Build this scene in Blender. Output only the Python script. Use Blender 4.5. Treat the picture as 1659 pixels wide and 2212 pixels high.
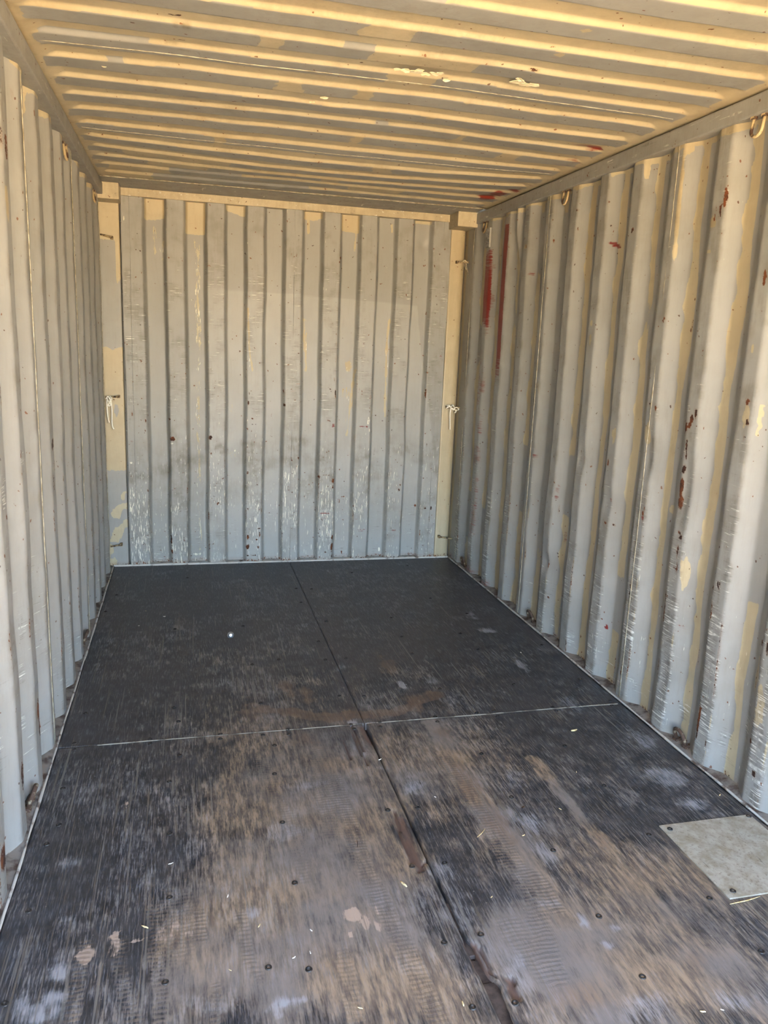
import bpy, math, random
import numpy as np
from mathutils import Matrix, Vector

for o in list(bpy.data.objects):
    bpy.data.objects.remove(o)
SC = bpy.context.scene
COL = SC.collection
random.seed(4)
RNG = np.random.default_rng(7)

# ------------------------------------------------------------------ camera
F_PX, YAW, PITCH, ROLL = 1693.75, 0.2509, 0.2086, 0.0405
CAM = np.array([0.4786, 0.0, 1.5039])


def cam_axes():
    cy, sy, cp, sp = math.cos(YAW), math.sin(YAW), math.cos(PITCH), math.sin(PITCH)
    fwd = np.array([sy * cp, cy * cp, -sp])
    right = np.array([cy, -sy, 0.0])
    up = np.cross(right, fwd)
    cr, sr = math.cos(ROLL), math.sin(ROLL)
    return fwd, cr * right + sr * up, -sr * right + cr * up


FWD, RIGHT, UP = cam_axes()


def un(u, v, ax, c):
    """photo pixel -> point where its ray meets the plane coordinate[ax] == c"""
    d = FWD + RIGHT * (u - 829.5) / F_PX - UP * (v - 1106) / F_PX
    return CAM + d * (c - CAM[ax]) / d[ax]


cam = bpy.data.cameras.new('camera')
cam.sensor_fit = 'VERTICAL'
cam.sensor_height = 36.0
cam.lens = F_PX * 36.0 / 2212.0
cam.clip_start = 0.02
cam_o = bpy.data.objects.new('camera', cam)
COL.objects.link(cam_o)
m = Matrix.Identity(4)
for i in range(3):
    m[i][0], m[i][1], m[i][2], m[i][3] = RIGHT[i], UP[i], -FWD[i], CAM[i]
cam_o.matrix_world = m
SC.camera = cam_o

# ------------------------------------------------------------------ light
SUN_EL, SUN_AZ = math.radians(52), math.radians(70)      # azimuth from +Y (behind the closed end) towards +X
world = bpy.data.worlds.new('sky')
SC.world = world
world.use_nodes = True
wn = world.node_tree
wn.nodes.clear()
sky = wn.nodes.new('ShaderNodeTexSky')
sky.sky_type = 'NISHITA'
sky.sun_disc = False
sky.sun_elevation = SUN_EL
sky.sun_rotation = SUN_AZ
sky.air_density = 1.0
sky.dust_density = 2.2
bg = wn.nodes.new('ShaderNodeBackground')
bg.inputs['Strength'].default_value = 1.35
wo = wn.nodes.new('ShaderNodeOutputWorld')
wn.links.new(sky.outputs[0], bg.inputs[0])
wn.links.new(bg.outputs[0], wo.inputs[0])

sun = bpy.data.lights.new('sun_offscreen', 'SUN')
sun.energy = 27.0
sun.angle = math.radians(0.6)
sun.color = (1.0, 0.93, 0.82)
sun_o = bpy.data.objects.new('sun_offscreen', sun)
COL.objects.link(sun_o)
sd = Vector((math.sin(SUN_AZ) * math.cos(SUN_EL), math.cos(SUN_AZ) * math.cos(SUN_EL), math.sin(SUN_EL)))
sun_o.rotation_euler = sd.to_track_quat('Z', 'Y').to_euler()
sun_o.location = (6, 6, 9)

vs = SC.view_settings
vs.view_transform = 'Standard'
vs.look = 'None'
vs.gamma = 1.0
vs.use_curve_mapping = False
vs.exposure = 2.3
SC.cycles.max_bounces = 6
SC.cycles.diffuse_bounces = 4
SC.cycles.glossy_bounces = 2
SC.cycles.transmission_bounces = 0
SC.cycles.caustics_reflective = False
SC.cycles.caustics_refractive = False


# ------------------------------------------------------------------ helpers
ALB = 0.50          # colours below are picked as they look when bright; the surfaces reflect about half of that


def s2l(r, g, b):
    f = lambda c: (c / 255 / 12.92) if c / 255 <= 0.04045 else ((c / 255 + 0.055) / 1.055) ** 2.4
    return (f(r) * ALB, f(g) * ALB, f(b) * ALB, 1.0)


def sm(x, a, b):
    t = np.clip((x - a) / (b - a), 0, 1)
    return t * t * (3 - 2 * t)


def vnoise(x, y, s, seed=0):
    x = np.asarray(x, float) * s + seed * 17.13
    y = np.asarray(y, float) * s + seed * 5.71
    xi, yi = np.floor(x), np.floor(y)
    fx, fy = x - xi, y - yi
    fx, fy = fx * fx * (3 - 2 * fx), fy * fy * (3 - 2 * fy)

    def h(a, b):
        v = np.sin(a * 127.1 + b * 311.7 + seed * 74.7) * 43758.5453
        return v - np.floor(v)
    return (h(xi, yi) * (1 - fx) + h(xi + 1, yi) * fx) * (1 - fy) + (h(xi, yi + 1) * (1 - fx) + h(xi + 1, yi + 1) * fx) * fy


def fbm(x, y, s, seed=0, n=3):
    r, a, t = 0, 1.0, 0
    for i in range(n):
        r = r + a * vnoise(x, y, s * 2 ** i, seed + i)
        t += a
        a *= 0.5
    return r / t


class Paint:
    """masks painted over a surface with coordinates u, v in metres"""

    def __init__(self, U, V, names, topx):
        self.U, self.V, self.topx = U, V, topx
        self.m = {n: np.zeros(U.shape) for n in names}

    def put(self, ch, a):
        self.m[ch] = np.maximum(self.m[ch], a)

    def uv(self, p):
        return self.topx(*p)

    def blob(self, ch, p, ru, rv, amt=1.0, soft=0.5, rot=0.0, rag=0.35, seed=None):
        u0, v0 = self.uv(p)
        seed = int(p[0] * 7 + p[1]) % 97 if seed is None else seed
        du, dv = self.U - u0, self.V - v0
        c, s = math.cos(rot), math.sin(rot)
        a, b = (du * c + dv * s) / ru, (-du * s + dv * c) / rv
        d = np.sqrt(a * a + b * b)
        near = d < 2.2
        if not near.any():
            return
        r = d + rag * (fbm(self.U, self.V, 0.9 / min(ru, rv), seed) - 0.5) * 2
        self.put(ch, amt * (1 - sm(r, 1 - soft, 1 + soft * 0.4)))

    def poly(self, ch, pts, amt=1.0, soft=0.02, rag=0.03, seed=1, ns=14):
        q = [self.uv(p) for p in pts]
        U = self.U + rag * (fbm(self.U, self.V, ns, seed) - 0.5) * 2
        V = self.V + rag * (fbm(self.U, self.V, ns, seed + 5) - 0.5) * 2
        ins = np.zeros(U.shape, bool)
        dist = np.full(U.shape, 1e9)
        n = len(q)
        for i in range(n):
            (x0, y0), (x1, y1) = q[i], q[(i + 1) % n]
            cond = ((y0 > V) != (y1 > V))
            xs = (x1 - x0) * (V - y0) / ((y1 - y0) if abs(y1 - y0) > 1e-9 else 1e-9) + x0
            ins ^= cond & (U < xs)
            L2 = max((x1 - x0) ** 2 + (y1 - y0) ** 2, 1e-9)
            t = np.clip(((U - x0) * (x1 - x0) + (V - y0) * (y1 - y0)) / L2, 0, 1)
            dist = np.minimum(dist, np.hypot(U - x0 - t * (x1 - x0), V - y0 - t * (y1 - y0)))
        sdist = np.where(ins, dist, -dist)
        self.put(ch, amt * sm(sdist, -soft, soft))

    def line(self, ch, pts, w, amt=1.0, rag=0.5, seed=3):
        q = [self.uv(p) for p in pts]
        dist = np.full(self.U.shape, 1e9)
        for (x0, y0), (x1, y1) in zip(q[:-1], q[1:]):
            L2 = max((x1 - x0) ** 2 + (y1 - y0) ** 2, 1e-9)
            t = np.clip(((self.U - x0) * (x1 - x0) + (self.V - y0) * (y1 - y0)) / L2, 0, 1)
            dist = np.minimum(dist, np.hypot(self.U - x0 - t * (x1 - x0), self.V - y0 - t * (y1 - y0)))
        ww = w * (1 + rag * (fbm(self.U, self.V, 25, seed) - 0.5) * 2)
        self.put(ch, amt * (1 - sm(dist / ww, 0.5, 1.1)))

    def rgba(self, names):
        return np.stack([self.m[n] if n else np.zeros(self.U.shape) for n in names], -1)


def tag(o, label, cat, group=None):
    o['label'] = label
    o['category'] = cat
    if group:
        o['group'] = group
    return o


def link(name, me, mat=None, parent=None, structure=False, smooth=True):
    o = bpy.data.objects.new(name, me)
    COL.objects.link(o)
    if mat and not me.materials:
        me.materials.append(mat)
    if parent:
        o.parent = parent
    if structure:
        o['kind'] = 'structure'
    return o


def empty(name, loc=(0, 0, 0), structure=False):
    o = bpy.data.objects.new(name, None)
    o.location = loc
    o.empty_display_size = 0.1
    COL.objects.link(o)
    if structure:
        o['kind'] = 'structure'
    return o


def mesh_np(name, verts, quads, attrs=None, smooth=True):
    me = bpy.data.meshes.new(name)
    nv, nq = len(verts), len(quads)
    me.vertices.add(nv)
    me.vertices.foreach_set('co', np.ascontiguousarray(verts, np.float32).ravel())
    me.loops.add(nq * 4)
    me.loops.foreach_set('vertex_index', np.ascontiguousarray(quads, np.int32).ravel())
    me.polygons.add(nq)
    me.polygons.foreach_set('loop_start', np.arange(0, nq * 4, 4, dtype=np.int32))
    me.polygons.foreach_set('use_smooth', np.full(nq, smooth, bool))
    for k, a in (attrs or {}).items():
        at = me.attributes.new(k, 'FLOAT_COLOR', 'POINT')
        at.data.foreach_set('color', np.ascontiguousarray(a, np.float32).ravel())
    me.update(calc_edges=True)
    me.validate()
    return me


def grid_quads(nu, nv, flip=False):
    i = np.arange(nu * nv).reshape(nu, nv)
    q = np.stack([i[:-1, :-1], i[1:, :-1], i[1:, 1:], i[:-1, 1:]], -1).reshape(-1, 4)
    return q[:, ::-1] if flip else q


def grid_mesh(name, P, attrs, flip=False):
    nu, nv = P.shape[:2]
    return mesh_np(name, P.reshape(-1, 3), grid_quads(nu, nv, flip), {k: a.reshape(-1, 4) for k, a in attrs.items()})


def box_data(boxes):
    vs_, fs = [], []
    for (x0, x1, y0, y1, z0, z1) in boxes:
        b = len(vs_)
        vs_ += [(x0, y0, z0), (x1, y0, z0), (x1, y1, z0), (x0, y1, z0), (x0, y0, z1), (x1, y0, z1), (x1, y1, z1), (x0, y1, z1)]
        fs += [[b + i for i in f] for f in ((0, 3, 2, 1), (4, 5, 6, 7), (0, 1, 5, 4), (1, 2, 6, 5), (2, 3, 7, 6), (3, 0, 4, 7))]
    return vs_, fs


def boxes_mesh(name, boxes, bevel=0.0):
    import bmesh
    v, f = box_data(boxes)
    me = bpy.data.meshes.new(name)
    me.from_pydata(v, [], f)
    if bevel:
        bm = bmesh.new()
        bm.from_mesh(me)
        bmesh.ops.bevel(bm, geom=list(bm.edges), offset=bevel, segments=2, profile=0.6, affect='EDGES')
        bm.to_mesh(me)
        bm.free()
    return me


def loft(name, pts, rad, n=8, closed=False, caps=True):
    """tube along a polyline; rad is a number or one per point"""
    pts = [Vector(p) for p in pts]
    k = len(pts)
    rad = [rad] * k if isinstance(rad, (int, float)) else rad
    vs_, fs = [], []
    up = None
    for i, p in enumerate(pts):
        a, b = pts[max(i - 1, 0)], pts[min(i + 1, k - 1)]
        t = (b - a).normalized()
        if up is None:
            up = t.orthogonal().normalized()
        up = (up - t * up.dot(t)).normalized()
        w = t.cross(up)
        for j in range(n):
            an = 2 * math.pi * j / n
            vs_.append(p + (up * math.cos(an) + w * math.sin(an)) * rad[i])
    for i in range(k - 1):
        for j in range(n):
            fs.append((i * n + j, i * n + (j + 1) % n, (i + 1) * n + (j + 1) % n, (i + 1) * n + j))
    if caps:
        fs.append(tuple(range(n - 1, -1, -1)))
        fs.append(tuple(range((k - 1) * n, k * n)))
    me = bpy.data.meshes.new(name)
    me.from_pydata([tuple(v) for v in vs_], [], fs)
    me.polygons.foreach_set('use_smooth', [len(p.vertices) == 4 for p in me.polygons])
    return me


def lathe(name, prof, n=16, smooth=True):
    vs_, fs = [], []
    for r, z in prof:
        for j in range(n):
            a = 2 * math.pi * j / n
            vs_.append((r * math.cos(a), r * math.sin(a), z))
    for i in range(len(prof) - 1):
        for j in range(n):
            fs.append((i * n + j, i * n + (j + 1) % n, (i + 1) * n + (j + 1) % n, (i + 1) * n + j))
    fs.append(tuple(range((len(prof) - 1) * n, len(prof) * n)))
    me = bpy.data.meshes.new(name)
    me.from_pydata(vs_, [], fs)
    me.polygons.foreach_set('use_smooth', [smooth] * len(me.polygons))
    return me


# ------------------------------------------------------------------ node builder
class NB:
    def __init__(self, name):
        self.mat = bpy.data.materials.new(name)
        self.mat.use_nodes = True
        self.nt = self.mat.node_tree
        self.nt.nodes.clear()
        self.out = self.nt.nodes.new('ShaderNodeOutputMaterial')
        self.bsdf = self.nt.nodes.new('ShaderNodeBsdfPrincipled')
        self.nt.links.new(self.bsdf.outputs[0], self.out.inputs[0])
        self.co = self.nt.nodes.new('ShaderNodeTexCoord').outputs['Object']

    def setv(self, sock, v):
        if isinstance(v, bpy.types.NodeSocket):
            self.nt.links.new(v, sock)
        else:
            if isinstance(v, tuple) and sock.type == 'RGBA' and len(v) == 3:
                v = v + (1,)
            sock.default_value = v

    def math(self, op, a, b=0.0, clamp=False):
        n = self.nt.nodes.new('ShaderNodeMath')
        n.operation = op
        n.use_clamp = clamp
        self.setv(n.inputs[0], a)
        self.setv(n.inputs[1], b)
        return n.outputs[0]

    def add(self, a, b): return self.math('ADD', a, b)
    def mul(self, a, b): return self.math('MULTIPLY', a, b)

    def step(self, v, a, b):
        n = self.nt.nodes.new('ShaderNodeMapRange')
        n.interpolation_type = 'SMOOTHSTEP'
        self.setv(n.inputs[0], v)
        self.setv(n.inputs[1], a)
        self.setv(n.inputs[2], b)
        return n.outputs[0]

    def mix(self, f, a, b, mode='MIX'):
        n = self.nt.nodes.new('ShaderNodeMix')
        n.data_type = 'RGBA'
        n.blend_type = mode
        self.setv(n.inputs[0], f)
        self.setv(n.inputs[6], a)
        self.setv(n.inputs[7], b)
        return n.outputs[2]

    def map(self, sc, rot=(0, 0, 0), loc=(0, 0, 0)):
        n = self.nt.nodes.new('ShaderNodeMapping')
        self.setv(n.inputs[0], self.co)
        n.inputs[1].default_value = loc
        n.inputs[2].default_value = rot
        n.inputs[3].default_value = sc
        return n.outputs[0]

    def noise(self, scale, detail=3, rough=0.55, vec=None, dist=0.0):
        n = self.nt.nodes.new('ShaderNodeTexNoise')
        self.setv(n.inputs['Vector'], vec if vec is not None else self.co)
        n.inputs['Scale'].default_value = scale
        n.inputs['Detail'].default_value = detail
        n.inputs['Roughness'].default_value = rough
        n.inputs['Distortion'].default_value = dist
        return n.outputs[0]

    def attr(self, name):
        n = self.nt.nodes.new('ShaderNodeAttribute')
        n.attribute_name = name
        s = self.nt.nodes.new('ShaderNodeSeparateColor')
        self.nt.links.new(n.outputs['Color'], s.inputs[0])
        return s.outputs[0], s.outputs[1], s.outputs[2], n.outputs['Alpha']

    def bump(self, h, strength=0.3, dist=0.003):
        n = self.nt.nodes.new('ShaderNodeBump')
        n.inputs['Strength'].default_value = strength
        n.inputs['Distance'].default_value = dist
        self.setv(n.inputs['Height'], h)
        self.nt.links.new(n.outputs[0], self.bsdf.inputs['Normal'])

    def done(self, col, rough=0.5, metal=0.0, spec=0.5):
        self.setv(self.bsdf.inputs['Base Color'], col)
        self.setv(self.bsdf.inputs['Roughness'], rough)
        self.setv(self.bsdf.inputs['Metallic'], metal)
        self.bsdf.inputs['Specular IOR Level'].default_value = spec
        return self.mat


GREY_A, GREY_B = s2l(182, 182, 178), s2l(210, 211, 208)
CREAM = s2l(240, 226, 192)
RUST_D, RUST_O = s2l(62, 32, 20), s2l(140, 78, 38)
RED = s2l(150, 26, 16)


def steel(name, horiz=(1, 1, 1), attrs=True, cream0=0.0):
    """old container paint: grey overpaint on cream, chips, scratches, rust. horiz scales the scratch direction"""
    b = NB(name)
    if attrs:
        cr, rust, red, chip = b.attr('pa')
        lg, dirt, scr, drk = b.attr('pb')
    else:
        cr, rust, red, chip = cream0, 0.0, 0.0, 0.15
        lg, dirt, scr, drk = 0.3, 0.3, 0.2, 0.0
    nL = b.noise(1.7, 2)
    nM = b.noise(13, 4, 0.62)
    nF = b.noise(100, 3, 0.65)
    nV = b.noise(1.0, 3, 0.65, b.map((75, 75, 9)))
    nC = b.noise(1.0, 2, 0.7, b.map((150, 150, 17), (0, 0, 0), (3, 7, 1)))
    nH = b.noise(1.0, 2, 0.6, b.map(horiz))
    grey = b.mix(b.math('ADD', lg, b.mul(b.math('SUBTRACT', nL, 0.5), 0.9), True), GREY_A, GREY_B)
    e = b.add(b.add(cr, b.mul(b.math('SUBTRACT', nM, 0.5), 0.5)), b.add(b.mul(b.math('SUBTRACT', nV, 0.5), 0.8), b.mul(b.math('SUBTRACT', nF, 0.5), 0.3)))
    cf = b.step(e, 0.44, 0.56)
    cream = b.mix(b.step(nL, 0.3, 0.7), CREAM, s2l(232, 214, 176))
    col = b.mix(cf, grey, cream)
    df = b.mul(dirt, b.step(b.add(nM, b.mul(nV, 0.5)), 0.5, 0.95))
    col = b.mix(b.mul(df, 0.74), col, s2l(118, 106, 82))
    fine = b.mul(b.step(nV, 0.55, 0.8), 0.12)
    col = b.mix(fine, col, s2l(150, 140, 118))
    # chipped paint, vertical dashes
    ch = b.mul(b.step(b.add(nC, b.mul(chip, 0.26)), 0.80, 0.86), .85)
    col = b.mix(ch, col, b.mix(nL, (.72, .66, .48), (.78, .78, .74)))
    # forklift / cargo scratches
    sbrk = b.step(b.add(nM, b.mul(nV, .5)), .62, .86)
    sf = b.mul(b.mul(b.step(b.add(nH, b.mul(scr, 0.17)), 0.68, 0.78), b.step(scr, 0.02, 0.2)), sbrk)
    col = b.mix(b.mul(sf, 0.8), col, (.74, .74, .70))
    sd_ = b.mul(b.step(b.add(b.math('SUBTRACT', 1.0, nH), b.mul(scr, 0.2)), 0.64, 0.78), b.step(scr, 0.02, 0.2))
    col = b.mix(b.mul(b.mul(sd_, sbrk), 0.42), col, s2l(112, 108, 100))
    col = b.mix(b.mul(b.step(b.add(red, b.mul(b.math('SUBTRACT', nH, 0.5), 1.3)), 0.22, 0.72), 0.95), col, RED)
    # rust
    re = b.add(b.mul(rust, 1.0), b.add(b.mul(b.math('SUBTRACT', nF, 0.5), 1.7), b.mul(b.math('SUBTRACT', nM, 0.5), 0.8)))
    rf = b.mul(b.step(re, 0.5, 0.68), b.step(rust, 0.03, 0.12))
    halo = b.mul(b.step(rust, 0.05, 0.8), 0.35)
    col = b.mix(halo, col, s2l(168, 120, 74))
    sp = b.step(b.add(b.noise(52, 1, 0.5), b.mul(rust, 0.1)), 0.745, 0.77)
    rf = b.math('MAXIMUM', rf, b.mul(sp, 0.85))
    col = b.mix(rf, col, b.mix(b.step(nM, 0.42, 0.62), RUST_D, RUST_O))
    rough = b.add(b.add(0.36, b.mul(nM, 0.2)), b.mul(rf, 0.4))
    b.bump(nM, 0.16, 0.003)
    return b.done(col, rough, 0.0, 0.4)


M_SIDE = steel('container_side_paint', (11, 11, 170))
M_END = steel('container_end_paint', (12, 12, 190))
M_ROOF = steel('container_roof_paint', (9, 70, 40))
M_TRIM_G = steel('container_trim_grey', (40, 6, 60), False, 0.12)
M_TRIM_C = steel('container_trim_cream', (40, 40, 60), False, 0.85)
M_LEDGE = None


def simple(name, c1, c2, scale=20, rough=0.6, metal=0.0, bump=0.2, th=(0.35, 0.65)):
    b = NB(name)
    n = b.noise(scale, 5, 0.6)
    col = b.mix(b.step(n, *th), c1, c2)
    b.bump(n, bump, 0.002)
    return b.done(col, rough, metal)


M_LEDGE = simple('dirty_sill_steel', s2l(168, 160, 150), s2l(84, 62, 50), 16, 0.75, 0, 0.5, (0.42, 0.66))
M_LIP = simple('pale_sill_lip', (.46, .44, .40, 1), s2l(126, 104, 86), 14, 0.6, 0, 0.5, (0.5, 0.66))
M_WELD = simple('pale_weld_bead', s2l(214, 206, 184), s2l(150, 138, 112), 40, 0.5)
M_RING = simple('chipped_cream_iron', s2l(232, 208, 160), s2l(78, 50, 34), 26, 0.6, 0, 0.5, (0.52, 0.62))
M_RING_R = simple('rusty_iron', s2l(96, 70, 54), s2l(190, 176, 150), 60, 0.85, 0, 0.8, (0.5, 0.68))
M_BAR = simple('rusty_cream_bar', s2l(206, 180, 132), s2l(74, 50, 34), 60, 0.7, 0, 0.6, (0.46, 0.62))
M_ROPE = simple('white_cord', (.86, .84, .78, 1), (.70, .67, .58, 1), 300, 0.9)
M_ROPE_D = simple('grimy_cord', (.62, .55, .40, 1), (.22, .18, .11, 1), 200, 0.9)
M_ZINC = simple('zinc_plated_steel', s2l(226, 232, 236), s2l(186, 194, 198), 90, 0.32, 0.75, 0.1)
M_SCREW = simple('worn_screw_steel', s2l(88, 84, 80), s2l(54, 46, 42), 120, 0.5, 0.35, 0.3)
M_SEAM = simple('pale_joint_filler', s2l(172, 164, 150), s2l(96, 88, 78), 18, 0.8, 0, 0.2, (0.45, 0.6))
M_JOINT = simple('rusted_joint_steel', s2l(110, 96, 88), s2l(56, 46, 42), 22, 0.7, 0, 0.4)
M_STRAW = simple('dry_straw', (.72, .60, .34, 1), (.42, .30, .12, 1), 120, 0.8)
M_CHIPW = simple('white_crumb', (.8, .78, .72, 1), (.6, .57, .5, 1), 160, 0.8)
M_TWIG = simple('dark_twig', s2l(70, 48, 34), s2l(110, 76, 48), 120, 0.8)
M_FLAKE = simple('peeling_cream_paint', (.80, .74, .55, 1), (.66, .58, .38, 1), 40, 0.6)
M_GROUND = simple('sunlit_dry_ground', (.73, .55, .32, 1), (.58, .40, .21, 1), 1.5, 0.95)
M_PATCHB = None


def floor_mat():
    b = NB('worn_black_plywood')
    wear, dust, bare, tread = b.attr('fa')
    gouge, scr, film, dark = b.attr('fb')
    nL = b.noise(2.6, 2)
    nM = b.noise(11, 4, 0.65)
    nF = b.noise(95, 2, 0.6)
    gr = b.noise(1.0, 4, 0.7, b.map((52, 8.5, 30)))            # grain along the container
    gf = b.noise(1.0, 3, 0.7, b.map((210, 17, 60)))
    ls = b.noise(1.0, 2, 0.6, b.map((120, 1.7, 30), (0, 0, 0.05)))
    l2 = b.noise(1.0, 1, 0.6, b.map((90, 1.5, 30), (0, 0, -0.35), (3, 1, 0)))
    wv = b.nt.nodes.new('ShaderNodeTexWave')
    wv.wave_type = 'BANDS'
    wv.bands_direction = 'Y'
    wv.inputs['Scale'].default_value = 22.0
    wv.inputs['Distortion'].default_value = 3.5
    wv.inputs['Detail'].default_value = 2.0
    wv.inputs['Detail Scale'].default_value = 1.2
    b.setv(wv.inputs[0], b.co)
    tr = b.step(wv.outputs[1], 0.35, 0.7)
    tf = b.mul(tread, tr)
    c0 = lambda v: b.math('SUBTRACT', v, 0.5)
    dk = b.mix(b.step(nM, 0.3, 0.7), s2l(58, 57, 59), s2l(86, 85, 88))
    dk = b.mix(b.mul(b.step(gf, 0.45, 0.72), 0.5), dk, s2l(136, 137, 143))
    wood = b.mix(b.step(gr, 0.36, 0.64), s2l(148, 128, 110), s2l(208, 182, 150))
    wood = b.mix(b.step(nL, 0.4, 0.65), wood, s2l(168, 158, 150))
    wood = b.mix(b.mul(b.step(gf, 0.5, 0.72), 0.6), wood, s2l(112, 104, 100))
    we = b.add(b.add(wear, b.mul(c0(gr), 1.0)), b.add(b.mul(c0(gf), 0.9), b.mul(c0(nM), 0.75)))
    we = b.add(we, b.mul(tf, 0.35))
    wf = b.step(we, 0.18, 0.86)
    col = b.mix(b.mul(wf, .92), dk, wood)
    fe = b.step(b.add(film, b.add(b.mul(c0(gr), 0.9), b.mul(c0(nM), 0.7))), 0.3, 0.85)
    col = b.mix(b.mul(fe, 0.6), col, s2l(150, 120, 96))
    de = b.step(b.add(dust, b.add(b.mul(c0(gr), 0.9), b.add(b.mul(c0(gf), 1.1), b.mul(c0(nM), .6)))), 0.16, 0.95)
    col = b.mix(b.mul(de, 0.85), col, s2l(204, 206, 212))
    be = b.step(b.add(bare, b.add(b.mul(c0(gr), 1.5), b.add(b.mul(c0(gf), 0.8), b.mul(c0(nM), 1.2)))), 0.45, 0.85)
    col = b.mix(b.mul(be, .9), col, b.mix(nM, s2l(240, 218, 200), s2l(210, 182, 158)))
    sl = b.mul(b.step(b.add(ls, b.mul(scr, 0.1)), 0.67, 0.74), 0.5)
    col = b.mix(sl, col, s2l(150, 138, 120))
    s2 = b.mul(b.step(b.add(l2, b.mul(scr, 0.1)), 0.72, 0.77), 0.55)
    col = b.mix(s2, col, s2l(160, 154, 146))
    col = b.mix(b.mul(tf, 0.34), col, s2l(56, 48, 44))
    crumbs = b.step(b.noise(120, 1, 0.5), 0.775, 0.785)
    col = b.mix(b.mul(crumbs, 0.55), col, s2l(190, 184, 172))
    col = b.mix(gouge, col, b.mix(gr, s2l(96, 72, 62), s2l(150, 124, 112)))
    b.bump(b.add(b.mul(gf, 0.8), b.mul(tf, 0.5)), 0.4, 0.002)
    return b.done(col, b.add(0.40, b.add(b.mul(nM, 0.16), b.mul(wf, 0.16))), 0.0, 0.5)


M_FLOOR = floor_mat()


def patch_mat():
    b = NB('pale_worn_patch_plate')
    nM, nF = b.noise(18, 6, 0.7), b.noise(140, 3, 0.6)
    gr = b.noise(1.0, 4, 0.6, b.map((60, 6, 20)))
    col = b.mix(b.step(nM, 0.35, 0.65), s2l(226, 220, 204), s2l(190, 180, 156))
    col = b.mix(b.mul(b.step(nF, 0.55, 0.7), 0.6), col, s2l(140, 126, 104))
    col = b.mix(b.step(gr, 0.66, 0.74), col, s2l(84, 74, 64))
    b.bump(b.add(nM, nF), 0.3, 0.002)
    return b.done(col, 0.55)


M_PATCH = patch_mat()

# ------------------------------------------------------------------ dimensions (metres)
FW = 2.33            # floor width
YB = 5.29            # closed end
YD = -0.62           # door end
PIT = 0.2835         # side corrugation
RN, LN = 2.585, 2.561
XR, XL = 2.346, -0.012
ZT = 2.312           # top of the side sheets (tucked into the rail)


def trap(t, segs):
    xs = np.array([s[0] for s in segs])
    ys = np.array([s[1] for s in segs])
    return np.interp(t, xs, ys)


def smoothed(fn, y, w=0.007):
    return np.mean([fn(y + d) for d in np.linspace(-w, w, 9)], 0)


def side_off(y, near):
    t = (y - near) % PIT
    return trap(t, [(0, 0), (0.070, 0), (0.138, 0.036), (0.2155, 0.036), (PIT, 0)])


def phase(y, near):
    return (y - near) % PIT


# ------------------------------------------------------------------ ground outside
gm = bpy.data.meshes.new('ground')
gm.from_pydata([(-60, -60, -0.17), (60, -60, -0.17), (60, 60, -0.17), (-60, 60, -0.17)], [], [(0, 1, 2, 3)])
link('ground', gm, M_GROUND, None, True)

# ------------------------------------------------------------------ side walls
CH_A = ['cream', 'rust', 'red', 'chip']
CH_B = ['light', 'dirt', 'scr', 'dark']


def side_rust_right(p):
    z = lambda *a: p.blob('rust', *a)
    # (pixel, radius along wall, radius up, amount)
    for (x, y, ru, rv, a) in [
        (1566, 430, .012, .035, 1), (1557, 455, .008, .03, .9), (1548, 448, .008, .008, .9), (1544, 472, .007, .012, .8),
        (1436, 690, .012, .010, .95), (1480, 925, .014, .030, .9), (1495, 905, .012, .02, 1), (1505, 893, .010, .028, .95),
        (1490, 920, .012, .014, 1), (1482, 960, .008, .03, .9), (1480, 985, .007, .02, .9), (1474, 1013, .014, .022, 1),
        (1467, 1052, .016, .038, 1), (1466, 1085, .020, .030, .8), (1470, 1160, .014, .012, .9), (1466, 1150, .012, .01, .8),
        (1464, 1190, .008, .03, .8), (1462, 1225, .008, .03, .8), (1456, 1225, .012, .012, .6), (1615, 868, .014, .010, .9), (1614, 913, .010, .016, .9),
        (1608, 945, .008, .012, .7), (1404, 873, .014, .010, .8), (1415, 882, .008, .010, .9), (1307, 1130, .012, .006, .9), (1319, 1135, .010, .006, .9),
        (1312, 1000, .008, .020, .8), (1388, 1110, .008, .014, .8), (1391, 1100, .006, .01, .8), (1137, 532, .010, .008, .9), (1134, 515, .012, .006, .9),
        (1128, 525, .012, .005, .9), (1248, 455, .012, .004, .9), (1247, 492, .007, .007, 1), (1192, 521, .008, .007, 1), (1366, 497, .010, .012, 1),
        (1313, 487, .008, .004, .9), (1443, 600, .006, .012, .6), (1359, 1280, .006, .06, .7), (1432, 1320, .010, .07, .75), (1436, 1290, .010, .03, .7),
        (1540, 1270, .012, .02, .7), (1554, 1265, .010, .02, .8), (1508, 1550, .010, .055, 1), (1505, 1580, .008, .03, 1), (1511, 1530, .010, .012, .9),
        (1523, 1605, .006, .012, .9), (1660, 1400, .01, .03, .9), (1645, 1390, .012, .008, .8), (1617, 1600, .010, .014, .9), (1626, 1672, .012, .010, .9),
        (1628, 1460, .008, .05, .6), (1538, 1320, .007, .05, .6), (1340, 1450, .006, .03, .6), (1180, 1290, .008, .008, 1), (1229, 1333, .007, .007, 1),
        (1312, 1440, .006, .05, .5), (1490, 1420, .007, .05, .5), (1412, 1440, .008, .05, .6), (1165, 1000, .008, .006, .6), (1196, 985, .008, .012, .7),
        (1278, 1180, .006, .03, .6), (1200, 1100, .006, .03, .5), (1300, 930, .006, .015, .6), (1650, 600, .01, .03, .8), (1480, 700, .008, .03, .6)]:
        p.blob('rust', (x, y), ru, rv, a, 0.5, 0, 0.5)


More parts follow.
